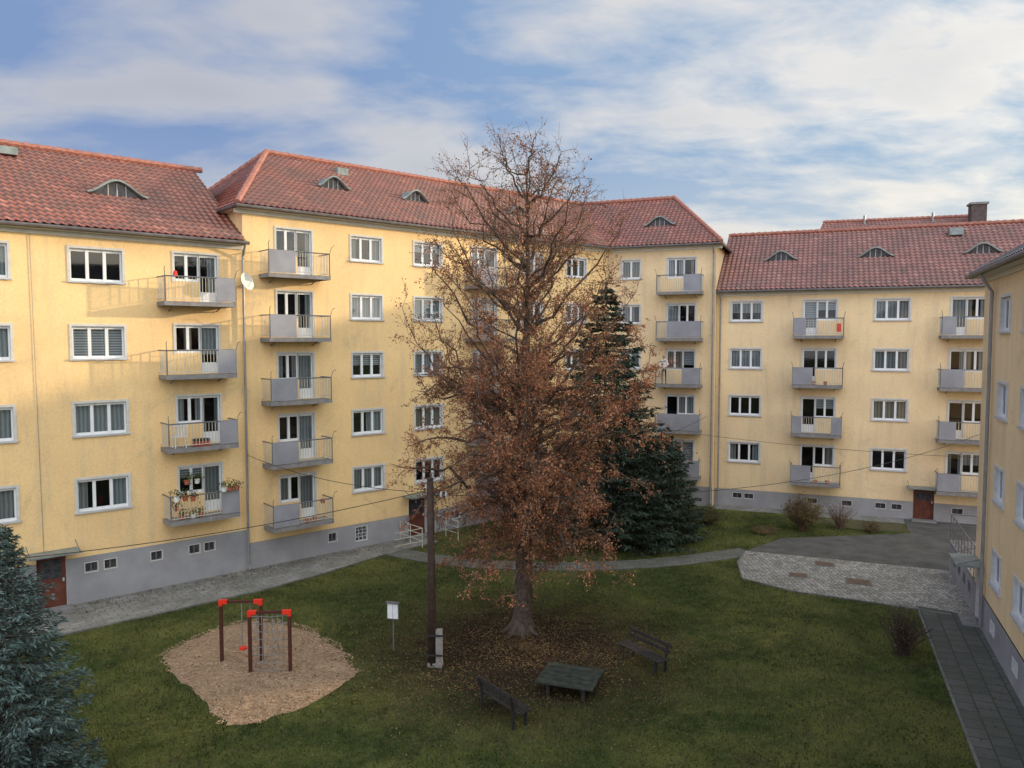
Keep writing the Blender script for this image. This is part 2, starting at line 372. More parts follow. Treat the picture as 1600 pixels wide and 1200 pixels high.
def balcony_unit(B,fr,s0,s1,fl,top,holes,doorright=True,dw=.78):
    m=s1-dw if doorright else s0+dw
    hd=(m,s1-.08,fl+.04,top-.08) if doorright else (s0+.08,m,fl+.04,top-.08)
    hw=(s0+.08,m,fl+.86,top-.08) if doorright else (m,s1-.08,fl+.86,top-.08)
    holes+= [hd,hw]
    for h in (hd,hw): reveal(B['window_reveals'],fr,h,.28,'surr')
    a=B['window_surrounds']
    a.box(fr,s0,s0+.08,.002,.025,(fl+.8 if doorright else fl),top,'surr'); a.box(fr,s1-.08,s1,.002,.025,(fl if doorright else fl+.8),top,'surr'); a.box(fr,s0+.08,s1-.08,.002,.025,top-.08,top,'surr')
    glazing(B,fr,*hd,(),True); glazing(B,fr,*hw,(.5,))
def balcony(B,fr,s0,s1,z,dep=.95,panels=((0.62,1.0),),sidepanel=False,arms=True):
    b=B['balconies']
    b.box(fr,s0,s1,.004,dep,z-.09,z,'conc')
    b.box(fr,s0-.03,s1+.03,dep+.001,dep+.05,z-.15,z+.02,'conc')
    b.box(fr,s0-.03,s0-.001,.004,dep,z-.15,z+.02,'conc'); b.box(fr,s1+.001,s1+.03,.004,dep,z-.15,z+.02,'conc')
    for f in (.15,.85):
        c=s0+(s1-s0)*f; b.tube([fr(c,.02,z-.32),fr(c,dep*.7,z-.12)],.025,'raildk',5)
    r=B['balcony_railings']; H=.97
    r.tube([fr(s0,.0,z+H),fr(s0,dep+.02,z+H),],.026,'raildk',5); r.tube([fr(s1,.0,z+H),fr(s1,dep+.02,z+H)],.026,'raildk',5)
    r.tube([fr(s0,dep+.02,z+H),fr(s1,dep+.02,z+H)],.028,'raildk',5)
    r.tube([fr(s0,dep+.02,z+.12),fr(s1,dep+.02,z+.12)],.018,'rail',4)
    for c in (s0,s1): r.tube([fr(c,dep+.02,z),fr(c,dep+.02,z+H)],.026,'raildk',5); r.tube([fr(c,.0,z+.12),fr(c,dep,z+.12)],.016,'rail',4)
    n=int((s1-s0)/.125)
    for i in range(1,n):
        f=i/n
        if any(a<f<bb for a,bb in panels): continue
        c=s0+(s1-s0)*f; r.tube([fr(c,dep+.02,z+.12),fr(c,dep+.02,z+H)],.013,'rail',4,False)
    for i in range(1,7):
        o=dep*i/7
        for c in (s0,s1): r.tube([fr(c,o,z+.12),fr(c,o,z+H)],.012,'rail',4,False)
    for a,bb in panels:
        B['balcony_panels'].box(fr,s0+(s1-s0)*a,s0+(s1-s0)*bb,dep+.045,dep+.062,z+.05,z+H+.01,'panel')
    if arms:
        for c,sg in ((s0,-1),(s1,1)):
            r.tube([fr(c,dep+.02,z+H),fr(c+sg*.05,dep+.12,z+H+.28),fr(c+sg*.08,dep+.3,z+H+.34)],.014,'raildk',4)
def eyebrow(B,fr,s,zr,eaveo,eavez,sl,w=2.0,h=.55):
    o=eaveo-(zr-eavez)/sl; n=16; fp=[];bp=[];bs=[]
    for i in range(n+1):
        x=-1+2*i/n; hh=h*(.5+.5*math.cos(math.pi*x))**.85+.07
        fp.append(fr(s+x*w/2,o+.22,zr+hh)); bp.append(fr(s+x*w/2,o-hh/sl-.05,zr+hh+.03)); bs.append(fr(s+x*w/2,o,zr+.02))
    d=B['eyebrow_dormers']
    q=lambda P: P+ (fr(0,-.2,0)-fr(0,0,0))
    for i in range(n):
        d.poly([fp[i],fp[i+1],bp[i+1],bp[i]],'lead')
        d.poly([bs[i],bs[i+1],q(fp[i+1]),q(fp[i])],'bwin')
        d.poly([fp[i],fp[i+1],q(fp[i+1])-Vector((0,0,.05)),q(fp[i])-Vector((0,0,.05))],'lead')
        d.tube([fp[i],fp[i+1]],.05,'lead',4)
    for x in (-.3,0,.3):
        hh=h*(.5+.5*math.cos(math.pi*x))**.85
        d.tube([fr(s+x*w/2,o+.05,zr),fr(s+x*w/2,o+.05,zr+hh)],.02,'sill',4)
def basement_win(B,fr,s,w,z0,z1,holes,o,k='bwin'):
    h=(s,s+w,z0,z1); holes.append(h); reveal(B['basement_windows'],fr,h,.12,'surr',o)
    b=B['basement_windows']; b.poly([fr(s,-.08,z0),fr(s+w,-.08,z0),fr(s+w,-.08,z1),fr(s,-.08,z1)],k)
    e=.025
    b.box(fr,s-e,s,o+.002,o+.02,z0-e,z1+e,'surr'); b.box(fr,s+w,s+w+e,o+.002,o+.02,z0-e,z1+e,'surr')
    b.box(fr,s,s+w,o+.002,o+.02,z1,z1+e,'surr'); b.box(fr,s,s+w,o+.002,o+.02,z0-e,z0,'surr')
    if k=='bwin': b.box(fr,s+w/2-.025,s+w/2+.025,-.07,-.03,z0,z1,'raildk')
    else:
        for i in range(1,3): b.box(fr,s+w*i/3-.012,s+w*i/3+.012,-.07,-.05,z0,z1,'sill')
        for i in range(1,4): b.box(fr,s,s+w,-.072,-.052,z0+(z1-z0)*i/4-.012,z0+(z1-z0)*i/4+.012,'sill')
def entrance(B,fr,s0,s1,z1,holes,k='door',o=.03,canopy=True):
    h=(s0,s1,0.0,z1); holes.append(h); reveal(B['entrance'],fr,h,.25,'surr',o)
    e=B['entrance']; e.box(fr,s0,s1,-.2,-.14,.02,z1,k)
    e.box(fr,s0+.12,s0+(s1-s0)*.45,-.14,-.125,.25,.95,k); e.box(fr,s0+(s1-s0)*.55,s1-.12,-.14,-.125,.25,.95,k)
    e.box(fr,s0+.14,s1-.14,-.14,-.128,1.1,z1-.2,'bwin'); e.box(fr,s1-.12,s1-.06,-.14,-.08,.95,1.08,'sill')
    e.box(fr,s0-.1,s1+.1,o+.002,.55,.0,.1,'conc')
    if canopy:
        e.box(fr,s0-.35,s1+.35,.035,.85,z1+.12,z1+.18,'lead'); 
        for c in (s0-.3,s1+.3): e.tube([fr(c,.03,z1+.45),fr(c,.8,z1+.19)],.015,'raildk',4)
def eave(B,fr,s0,s1,z,ov=.45,o0=0):
    B['eaves'].box(fr,s0,s1,.003,ov-.05,z-.14,z-.06,'soffit')
    B['eaves'].box(fr,s0,s1,.003,.06,z-.3,z-.141,'soffit')
    B['gutters'].tube([fr(s0-.1,ov+.05,z-.06),fr(s1+.1,ov+.05,z-.06)],.075,'gutter',8)

# ---------------------------------------------------------------- buildings
dAB=(.754,.657); dD=(.927,-.375)
O_AB=(-11.1,32.2)
frA=frame(O_AB,dAB)
A=Thing('apartment_building',(-16,29,0)); holes=[]; bh=[]
sA0,sA1=-26.0,-.12; eA,rA=13.8,17.6
for k in range(4):
    top=4.70+2.83*k
    for (a,b) in ((-6.56,-4.64),(-10.2,-8.28)): window(A,frA,a,b,top-1.33,top,holes)
    for c in (-14.6,-19.0,-23): window(A,frA,c,c+1.9,top-1.33,top,holes)
    fl=2.74+2.83*k
    balcony_unit(A,frA,-2.94,-1.1,fl,fl+2.03,holes)
    balcony(A,frA,-3.5,-.85,fl,panels=((.73,1.0),))
for s,w in ((-6.3,.42),(-5.65,.42),(-4.0,.42),(-2.55,.42),(-1.95,.42),(-9.3,.42)): basement_win(A,frA,s,w,1.15,1.5,bh,.03)
dh=[]; entrance(A,frA,-7.85,-6.9,2.0,dh)
wallgrid(A['walls'],frA,sA0,sA1,1.75,eA-.02,holes+dh,'wallA')
wallgrid(A['plinth'],frA,sA0,sA1,-.3,1.75,bh+dh,'plinth',.03)
A['plinth'].box(frA,sA0,-7.86,.0,.03,1.7505,1.752,'plinth'); A['plinth'].box(frA,-6.89,sA1,.0,.03,1.7505,1.752,'plinth')
A['walls'].poly([frA(sA0,-11,-.3),frA(sA1,-11,-.3),frA(sA1,-11,eA),frA(sA0,-11,eA)],'wallA')
A['walls'].poly([frA(sA0,0,-.3),frA(sA0,-11,-.3),frA(sA0,-11,eA),frA(sA0,-5.5,rA),frA(sA0,0,eA)],'wallA')
ov=.45; slA=(rA-eA)/(5.5+ov)
roof_face(A,'roof_front',frA(sA0,ov,eA),frA(sA1+.02,ov,eA),frA(sA1+.02,-5.5,rA),frA(sA0,-5.5,rA))
A['roof_back'].poly([frA(sA0,-5.5,rA),frA(sA1,-5.5,rA),frA(sA1,-11.4,eA),frA(sA0,-11.4,eA)],'ridge')
ridge_line(A,frA(sA0,-5.5,rA+.05),frA(.2,-5.5,rA+.05))
eave(A,frA,sA0,sA1,eA)
eyebrow(A,frA,-4.3,15.45,ov,eA,slA,2.2,.55)
A['roof_hatch'].box(frA,-7.9,-7.3,-4.6,-4.2,17.0,17.3,'lead')
eyebrow(A,frA,-13,15.45,ov,eA,slA,2.2,.55)
A['downpipe'].tube([frA(-.18,.5,eA-.1),frA(-.16,.14,eA-.6),frA(-.16,.14,.25),frA(-.16,.3,.1)],.05,'pipe',8)
dc=frA(-.22,.62,12.15); dd=(Vector((.88,-.35,.22))).normalized(); a=dd.orthogonal().normalized(); b2=dd.cross(a)
vs=[];fs=[];nr=5;ns=18
for i in range(nr+1):
    for j in range(ns):
        q=2*math.pi*j/ns; r=.34*i/nr; vs.append(dc+a*r*math.cos(q)+b2*r*1.1*math.sin(q)+dd*(.5*r*r))
for i in range(nr):
    for j in range(ns): fs.append((i*ns+j,i*ns+(j+1)%ns,(i+1)*ns+(j+1)%ns,(i+1)*ns+j))
A['satellite_dish'].mesh(vs,fs,'dish'); A['satellite_dish'].tube([dc-dd*.01,frA(-.3,.05,12.0)],.02,'sill',5); A['satellite_dish'].tube([dc-Vector((0,0,.28)),dc+dd*.3],.012,'sill',4)
A['lightning_cable'].tube([frA(-7.6,.03,2.0),frA(-7.7,.03,eA-.2)],.008,'pipe',4)
def pot(mb,fr,s,o,z,r=.11,h=.18):
    mb.tube([fr(s,o,z),fr(s,o,z+h)],[r*.75,r],'terra' if R()<.7 else 'white',10)
plc=[];pld=[]
for (s,o,z) in [(-3.3,1.05,3.55),(-3.0,1.08,3.55),(-2.7,1.08,3.5),(-1.5,1.1,3.72),(-1.25,1.1,3.72),(-1.0,1.1,3.72),(-3.0,.7,2.76),(-2.6,.75,2.76),(-2.3,.7,2.76),(-3.2,.6,3.1),(-2.6,.1,4.0),(-2.2,.1,4.0)]:
    pot(A['flower_pots'],frA,s,o,z)
    p=frA(s,o,z+.3)
    for _ in range(60): plc.append(p+Vector((random.gauss(0,.1),random.gauss(0,.1),random.gauss(-.02,.09)))); pld.append((random.gauss(0,1),random.gauss(0,1),random.gauss(.6,1)))
quadcloud('balcony_plants',plc,pld,.10,.045,'shrubg',A.e,A.loc)
A['red_lantern'].tube([frA(-3.1,.9,12.18),frA(-3.1,.9,12.22),frA(-3.1,.9,12.38),frA(-3.1,.9,12.42)],[.05,.09,.07,.02],'pgred',10)
ch=A['balcony_chair']; z=2.74+2.83
for c in (-3.2,-2.8):
    for o in (.4,.75): ch.tube([frA(c,o,z),frA(c,o,z+.42)],.02,'white',5)
ch.box(frA,-3.25,-2.75,.35,.8,z+.42,z+.45,'white'); 
for i in range(5): ch.box(frA,-3.22+i*.1,-3.17+i*.1,.78,.81,z+.45,z+.85,'white')
ch.box(frA,-3.25,-2.75,.775,.815,z+.85,z+.92,'white')
A['storage_crate'].box(frA,-2.5,-1.9,.5,.85,z+.01,z+.22,'reddoor'); A['storage_crate'].box(frA,-2.5,-1.9,.5,.85,z+.225,z+.3,'tablew')
A.done(('satellite_dish',))

dC=dD
endC=(11.72,44.5)
frC=frame(endC,dC)
def isect(off):
    p=frA(0,off,0); q=frC(0,off,0)
    ax,ay=dAB; bx,by=dC; n1=math.hypot(ax,ay); ax/=n1; ay/=n1; n2=math.hypot(bx,by); bx/=n2; by/=n2
    rx,ry=q.x-p.x,q.y-p.y; det=-ax*by+bx*ay
    t=(-rx*by+bx*ry)/det; c=(ax*ry-ay*rx)/det
    return t,c
tc,cc=isect(0)
B=Thing('apartment_building',(0,42,0)); holes=[];holesC=[];bh=[];bhC=[]
eB,rB=15.3,18.95; sB0=-.1
for k in range(5):
    top=3.88+2.68*k; fl=1.80+2.68*k
    for (a,b) in ((4.87,6.64),(8.32,10.1),(15.3,17.05),(18.8,20.6)):
        window(B,frA,a,b,top-1.25,top,holes)
    balcony_unit(B,frA,1.28,3.07,fl,top+.02,holes); balcony(B,frA,.6,3.35,fl,panels=((0,.42),))
    balcony_unit(B,frA,11.9,13.7,fl,top+.02,holes); balcony(B,frA,11.5,14.2,fl,panels=((0,.42),))
    window(B,frC,-5.6,-4.3,top-1.25,top,holesC,(.5,))
    balcony_unit(B,frC,-2.85,-1.04,fl,top+.02,holesC,doorright=False if k%2 else True)
    balcony(B,frC,-3.2,-.68,fl,panels=[((.62,1),),((.25,1),),((.6,1),),((.05,1),),((.5,1),)][(4-k)%5])
dh=[]; entrance(B,frA,7.95,9.0,1.98,dh,canopy=True)
for s,w in ((3.6,.42),(10.6,.5),(16,.5),(19,.5)): basement_win(B,frA,s,w,.55,.95,bh,.03)
basement_win(B,frA,5.0,.6,.35,1.0,bh,.03,'gblock'); 
basement_win(B,frC,-4.5,.5,.55,.95,bhC,.03)
wallgrid(B['walls'],frA,sB0,tc,1.15,eB-.02,holes+dh,'wallA'); wallgrid(B['walls'],frC,cc,.0,1.15,eB-.02,holesC,'wallD')
t3,c3=isect(.03)
wallgrid(B['plinth'],frA,sB0,t3,-.3,1.15,bh+dh,'plinth',.03); wallgrid(B['plinth'],frC,c3,0,-.3,1.15,bhC,'plinth',.03)
W=B['walls']
W.poly([frA(sB0,.0,-.3),frA(sB0,-11,-.3),frA(sB0,-11,eB),frA(sB0,0,eB)],'wallA')
W.poly([frC(0,.03,-.3),frC(0,-11,-.3),frC(0,-11,eB),frC(0,.03,eB)],'wallD')
tb,cb=isect(-11)
W.poly([frA(sB0,-11,-.3),frA(tb,-11,-.3),frA(tb,-11,eB),frA(sB0,-11,eB)],'wallA'); W.poly([frC(cb,-11,-.3),frC(0,-11,-.3),frC(0,-11,eB),frC(cb,-11,eB)],'wallD')
te,ce=isect(ov); tr,cr=isect(-5.5); tk,ck=isect(-11.45)
sl=(rB-eB)/(5.5+ov); hipL=3.4; hL=sB0-.35; hR=.35
roof_face(B,'roof_front_long',frA(hL,ov,eB),frA(te,ov,eB),frA(tr,-5.5,rB),frA(hipL,-5.5,rB))
roof_face(B,'roof_front_short',frC(ce,ov,eB),frC(hR,ov,eB),frC(-3.4,-5.5,rB),frC(cr,-5.5,rB))
roof_face(B,'roof_hip_left',frA(hL,-11.45,eB),frA(hL,ov,eB),frA(hipL,-5.5,rB),frA(hipL,-5.5,rB))
roof_face(B,'roof_hip_right',frC(hR,ov,eB),frC(hR,-11.45,eB),frC(-3.4,-5.5,rB),frC(-3.4,-5.5,rB))
B['roof_back'].poly([frA(hL,-11.45,eB),frA(hipL,-5.5,rB),frA(tr,-5.5,rB),frA(tk,-11.45,eB)],'ridge')
B['roof_back'].poly([frC(hR,-11.45,eB),frC(-3.4,-5.5,rB),frC(cr,-5.5,rB),frC(ck,-11.45,eB)],'ridge')
up=Vector((0,0,.06))
ridge_line(B,frA(hipL,-5.5,rB)+up,frA(tr,-5.5,rB)+up); ridge_line(B,frC(cr,-5.5,rB)+up,frC(-3.4,-5.5,rB)+up)
ridge_line(B,frA(hL,ov,eB)+up,frA(hipL,-5.5,rB)+up); ridge_line(B,frC(hR,ov,eB)+up,frC(-3.4,-5.5,rB)+up); ridge_line(B,frA(hL,-11.4,eB)+up,frA(hipL,-5.5,rB)+up)
eave(B,frA,hL,te,eB); eave(B,frC,ce,hR,eB)
B['eaves'].box(frA,hL,sB0-.002,-11.3,ov-.06,eB-.13,eB-.07,'soffit')
B['gutters'].tube([frA(hL-.04,ov,eB-.06),frA(hL-.04,-11.4,eB-.06)],.075,'gutter',8)
B['gutters'].tube([frC(hR+.04,ov,eB-.06),frC(hR+.04,-11.4,eB-.06)],.075,'gutter',8)
for s in (5.3,9.9,17): eyebrow(B,frA,s,17.0 if s<9 else 16.9,ov,eB,sl,1.7,.5)
eyebrow(B,frC,-3.6,16.7,ov,eB,sl,1.9,.5)
for s in (6.6,): B['roof_hatch'].box(frA,s,s+.6,-4.7,-4.2,18.2,18.55,'lead')
B['downpipe'].tube([frC(-.1,.5,eB-.1),frC(-.1,.13,eB-.6),frC(-.1,.13,.2)],.05,'pipe',8)
rl=B['entrance_railings']
for s in (7.4,9.5):
    for zz in (.35,.65,.95): rl.tube([frA(s,.1,zz),frA(s,2.0,zz)],.02,'rail',5)
    for o in (.1,1.0,2.0): rl.tube([frA(s,o,0),frA(s,o,.97)],.025,'rail',5)
for zz in (.35,.65,.95): rl.tube([frA(5.9,2.0,zz),frA(7.4,2.0,zz)],.02,'rail',5)
for (s,o,z) in [(1.3,.7,1.82),(2.2,.8,1.82),(2.6,.7,1.82),(2.9,.9,2.6)]: pot(B['flower_pots'],frA,s,o,z)
B.done()

# --- building D
D=Thing('apartment_building',(20,42,0)); holes=[];bh=[]; frD=frame((13.65,44.5),dD)
s0,s1=-1.78,24.0; eD,rD=12.6,16.42
for k in range(4):
    top=3.86+2.73*k; fl=top-2.07
    for (a,b) in ((-1.05,.82),(6.55,8.4),(13.9,15.8),(19,20.9)): window(D,frD,a,b,top-1.26,top,holes)
    for (a,b,p,q) in ((2.91,4.78,2.5,5.05),(10.2,12.0,9.75,12.3),(16.6,18.4,16.2,18.7)):
        balcony_unit(D,frD,a,b,fl,top+.01,holes,doorright=False)
        balcony(D,frD,p,q,fl,panels=random.choice([((0,.25),),((0,.3),(.85,1)),((.0,.4),),((0,.2),(.8,1),)]))
for s in (-.7,3.4,5.2,6.9,7.7,10.6): basement_win(D,frD,s,.5,.5,.8,bh,.03)
basement_win(D,frD,-.05,.5,.5,.8,bh,.03)
dh=[]; entrance(D,frD,8.75,9.75,1.7,dh)
wallgrid(D['walls'],frD,s0,s1,1.0,eD-.02,holes+dh,'wallD'); wallgrid(D['plinth'],frD,s0,s1,-.3,1.0,bh+dh,'plinth',.03)
D['walls'].poly([frD(s1,0,-.3),frD(s1,-11,-.3),frD(s1,-11,eD),frD(s1,-5.5,rD),frD(s1,0,eD)],'wallD'); D['walls'].poly([frD(s0,-11,-.3),frD(s1,-11,-.3),frD(s1,-11,eD),frD(s0,-11,eD)],'wallD')
slD=(rD-eD)/(5.5+ov)
roof_face(D,'roof_front',frD(s0,ov,eD),frD(s1+.2,ov,eD),frD(s1+.2,-5.5,rD),frD(s0,-5.5,rD),'tileD')
D['roof_back'].poly([frD(s0,-5.5,rD),frD(s1,-5.5,rD),frD(s1,-11.4,eD),frD(s0,-11.4,eD)],'ridge')
ridge_line(D,frD(s0,-5.5,rD)+up,frD(s1,-5.5,rD)+up,.11); eave(D,frD,s0,s1,eD)
for s in (1.6,6.7,12.0,18): eyebrow(D,frD,s,14.45,ov,eD,slD,1.9,.5)
D['roof_hatch'].box(frD,10.6,11.3,-4.6,-4.1,15.75,16.15,'lead')
for s in (-1.55,15.2): D['downpipe'].tube([frD(s,.5,eD-.1),frD(s,.13,eD-.6),frD(s,.13,.2)],.05,'pipe',8)
for (s,o,z) in [(3.3,.7,1.8),(3.8,.8,1.8),(4.4,.8,1.8),(3.6,.8,7.3),(4.2,.9,7.3)]: pot(D['flower_pots'],frD,s,o,z)
D['hanging_cloth'].box(frD,4.7,4.92,1.03,1.05,10.2,10.65,'cloth_red')
D.done()

# --- building E (right foreground)
E=Thing('apartment_building',(16,18,0)); holes=[];bh=[]; frE=frame((13.66,19.95),(-.375,-.927))
s0,s1=-7.46,26; eE,rE=12.05,15.7
for k in range(4):
    top=3.15+2.68*k
    for a in (-4.75,-1.7,1.6,4.8,8,11.5,15,19): window(E,frE,a,a+1.5,top-1.2,top,holes,(.5,))
dh=[]; entrance(E,frE,-7.0,-6.1,2.0,dh,'reddoor')
for s in (-4.4,-1.3,2,5,8): basement_win(E,frE,s,.6,.5,.85,bh,.03)
wallgrid(E['walls'],frE,s0,s1,1.2,eE-.02,holes+dh,'wallD'); wallgrid(E['plinth'],frE,s0,s1,-.3,1.2,bh+dh,'plinth',.03)
E['walls'].poly([frE(s0,0,-.3),frE(s0,-11,-.3),frE(s0,-11,eE),frE(s0,0,eE)],'wallD'); E['walls'].poly([frE(s1,0,-.3),frE(s1,-11,-.3),frE(s1,-11,eE),frE(s1,0,eE)],'wallD'); E['walls'].poly([frE(s0,-11,-.3),frE(s1,-11,-.3),frE(s1,-11,eE),frE(s0,-11,eE)],'wallD')
hl=s0-.35
roof_face(E,'roof_front',frE(hl,ov,eE),frE(s1,ov,eE),frE(s1,-5.5,rE),frE(s0+3.4,-5.5,rE),'tileE')
roof_face(E,'roof_hip',frE(hl,-11.45,eE),frE(hl,ov,eE),frE(s0+3.4,-5.5,rE),frE(s0+3.4,-5.5,rE),'tileE')
E['roof_back'].poly([frE(hl,-11.45,eE),frE(s0+3.4,-5.5,rE),frE(s1,-5.5,rE),frE(s1,-11.45,eE)],'ridge')
eave(E,frE,hl,s1,eE); E['gutters'].tube([frE(hl,ov,eE-.06),frE(hl,-11.4,eE-.06)],.075,'gutter',8)
for s in (-5.5,6.6): E['downpipe'].tube([frE(s,.5,eE-.1),frE(s,.13,eE-.7),frE(s,.13,.2)],.055,'pipe',8)
T=E['terrace']; T.box(frE,-12.9,-7.47,-5,.03,-.2,1.3,'plinth'); T.box(frE,-12.95,-7.47,-5,.07,1.3,1.36,'conc')
for i in range(4): T.box(frE,-11.8+i*1.1,-11.35+i*1.1,.031,.045,.6,.95,'bwin')
rr=E['terrace_railing']
for zz in (1.65,2.0,2.45): rr.tube([frE(-12.9,.02,zz),frE(-7.5,.02,zz)],.022,'raildk',5); rr.tube([frE(-12.9,.02,zz),frE(-12.9,-4.5,zz)],.022,'raildk',5)
for i in range(9): rr.tube([frE(-12.9+i*.67,.02,1.36),frE(-12.9+i*.67,.02,2.47)],.022,'raildk',5)
E.done()

# --- distant building behind D
Fb=Thing('apartment_building',(30,58,0)); frF=frame((22.2,57.5),(.955,-.30))
e0,r0=15.3,19.1
Fb['walls'].box(frF,0,26,-11,0,-.3,e0-.02,'wallD')
for k in range(5):
    for s in (2,6,10,14,18,22): Fb['window_frames'].box(frF,s,s+1.7,.002,.03,2+2.7*k,3.3+2.7*k,'pvc'); Fb['window_glass'].box(frF,s+.1,s+1.6,.031,.035,2.1+2.7*k,3.2+2.7*k,'bwin')
roof_face(Fb,'roof_front',frF(-.4,ov,e0),frF(12.6,ov,e0),frF(11.5,-5.5,r0),frF(1.2,-5.5,r0),'tileD')
roof_face(Fb,'roof_front_lower',frF(12.61,ov,e0),frF(26,ov,e0),frF(26,-4.4,r0-.7),frF(12.61,-4.4,r0-.7),'tileD')
Fb['roof_back'].poly([frF(-.4,-11.4,e0),frF(12.6,-11.4,e0),frF(11.5,-5.5,r0),frF(1.2,-5.5,r0)],'ridge')
Fb['roof_sides'].poly([frF(-.4,ov,e0),frF(-.4,-11.4,e0),frF(1.2,-5.5,r0)],'ridge')
Fb['roof_back'].poly([frF(12.6,-11.4,e0),frF(26,-11.4,e0),frF(26,-4.4,r0-.7),frF(12.6,-4.4,r0-.7)],'ridge')
ridge_line(Fb,frF(1.2,-5.5,r0)+up,frF(11.5,-5.5,r0)+up,.12)
Fb['chimney'].box(frF,11.2,12.2,-4.2,-3.2,16,19.7,'brick'); Fb['chimney'].box(frF,11.1,12.3,-4.3,-3.1,19.7,19.85,'conc')
for s in (4.2,9.0): Fb['vent_pipes'].tube([frF(s,-5,18),frF(s,-5,19.5)],.09,'pipe',6)
Fb.done()

# ---------------------------------------------------------------- person leaning on the balcony rail
def person(P,fdir):
    f=Vector((fdir[0],fdir[1],0)).normalized(); s=Vector((-f.y,f.x,0))
    def pt(x,y,z): return s*x+f*y+Vector((0,0,z))
    J=[(0,0,.93,.13),(0,.0,1.08,.125),(0,.05,1.28,.14),(0,.10,1.44,.09),(0,.13,1.52,.052),(0,.15,1.60,.085),(0,.15,1.69,.075),
       (.17,.09,1.41,.06),(.24,.10,1.18,.045),(.19,.33,1.03,.033),(.18,.40,1.02,.028),
       (-.17,.09,1.41,.06),(-.24,.10,1.18,.045),(-.19,.33,1.03,.033),(-.18,.40,1.02,.028),
       (.09,0,.86,.085),(.11,.02,.48,.058),(.11,-.02,.09,.042),(.12,.13,.04,.035),
       (-.09,0,.86,.085),(-.11,.03,.48,.058),(-.11,-.02,.09,.042),(-.12,.13,.04,.035)]
    Ed=[(0,1),(1,2),(2,3),(3,4),(4,5),(5,6),(2,7),(7,8),(8,9),(9,10),(2,11),(11,12),(12,13),(13,14),(0,15),(15,16),(16,17),(17,18),(0,19),(19,20),(20,21),(21,22)]
    me=bpy.data.meshes.new('body'); me.from_pydata([pt(*j[:3]) for j in J],Ed,[])
    o=bpy.data.objects.new('body_skin',me); COL.objects.link(o)
    o.modifiers.new('s','SKIN'); o.modifiers.new('b','SUBSURF').levels=2
    for i,v in enumerate(me.skin_vertices[0].data): v.radius=(J[i][3],J[i][3]*.85); v.use_root=(i==0)
    dg=bpy.context.evaluated_depsgraph_get(); me2=bpy.data.meshes.new_from_object(o.evaluated_get(dg)); bpy.data.objects.remove(o)
    for k in ('white','trous','skin','hair'): me2.materials.append(M[k])
    for p in me2.polygons:
        c=p.center; y=c.dot(f); x=c.dot(s); z=c.z; k=0
        if z<.9: k=1
        if z>1.49: k=2
        if z>1.66 or (z>1.54 and y<.13): k=3
        if y>.345 and z<1.2 and z>.9: k=2
        p.material_index=k; p.use_smooth=True
    e=empty('person',P); b=bpy.data.objects.new('body',me2); COL.objects.link(b); b.parent=e
    mb=MB()
    for sx in (.18,-.18):
        for i in range(4):
            x=sx+(-.03+i*.02); L=(.055,.07,.075,.06)[i]; mb.tube([pt(x,.40,1.025),pt(x,.40+L*.7,1.025),pt(x,.40+L,.99)],[.009,.008,.006],'skin',6)
        sg=-1 if sx>0 else 1
        mb.tube([pt(sx+sg*.025,.385,1.02),pt(sx+sg*.05,.41,1.01),pt(sx+sg*.055,.435,.995)],[.010,.009,.007],'skin',6)
    mb.tube([pt(0,.22,1.63),pt(0,.255,1.60)],[.008,.013],'skin',6)
    for x in (-.032,.032): mb.tube([pt(x,.218,1.64),pt(x,.232,1.64)],.009,'hair',6)
    for x in (-.085,.085): mb.tube([pt(x,.14,1.59),pt(x,.13,1.64)],[.012,.016],'skin',6)
    mb.tube([pt(-.02,.235,1.565),pt(.02,.235,1.565)],.005,'cloth_red',5)
    mb.obj('hands_and_face',(0,0,0),e)
pp=frC(-2.78,.60,1.80+2.68*2+.002); o_dir=frC(0,1,0)-frC(0,0,0)
person(pp,(o_dir.x,o_dir.y))

# ---------------------------------------------------------------- ground & paths
def sheet(name,pts,z,k,thick=0):
    mb=MB(); mb.poly([(x,y,z) for x,y in pts],k)
    if thick:
        n=len(pts)
        for i in range(n):
            a=pts[i];b=pts[(i+1)%n]; mb.poly([(a[0],a[1],z-thick),(b[0],b[1],z-thick),(b[0],b[1],z),(a[0],a[1],z)],k)
    return mb.obj(name)
g=MB()
g.poly([(-500,-300,0),(500,-300,0),(500,700,0),(-500,700,0)],'grass'); g.obj('ground')
def a2(s,o): v=frA(s,o,0); return (v.x,v.y)
def d2(s,o): v=frD(s,o,0); return (v.x,v.y)
def e2(s,o): v=frE(s,o,0); return (v.x,v.y)
pathA=[a2(-26,.0),a2(8.6,.0),a2(8.6,1.6),a2(5,1.9),a2(2.5,2.5),a2(-1,3.0),a2(-26,3.1)]
sheet('footpath',pathA,.03,'pave',.1)
def strip(c,w):
    L=[];Rr=[]
    for i,p in enumerate(c):
        a=Vector(c[max(i-1,0)]);b=Vector(c[min(i+1,len(c)-1)]); t=(b-a).normalized(); n=Vector((-t.y,t.x))
        L.append((p[0]+n.x*w/2,p[1]+n.y*w/2)); Rr.append((p[0]-n.x*w/2,p[1]-n.y*w/2))
    return L,Rr
cen=[(-5.6,35.0),(-4.4,34.2),(-3.0,33.5),(-1.2,32.9),(1.1,32.6),(3.3,32.6),(5.5,32.9),(7.6,33.5),(9.3,34.2),(10.9,34.9)]
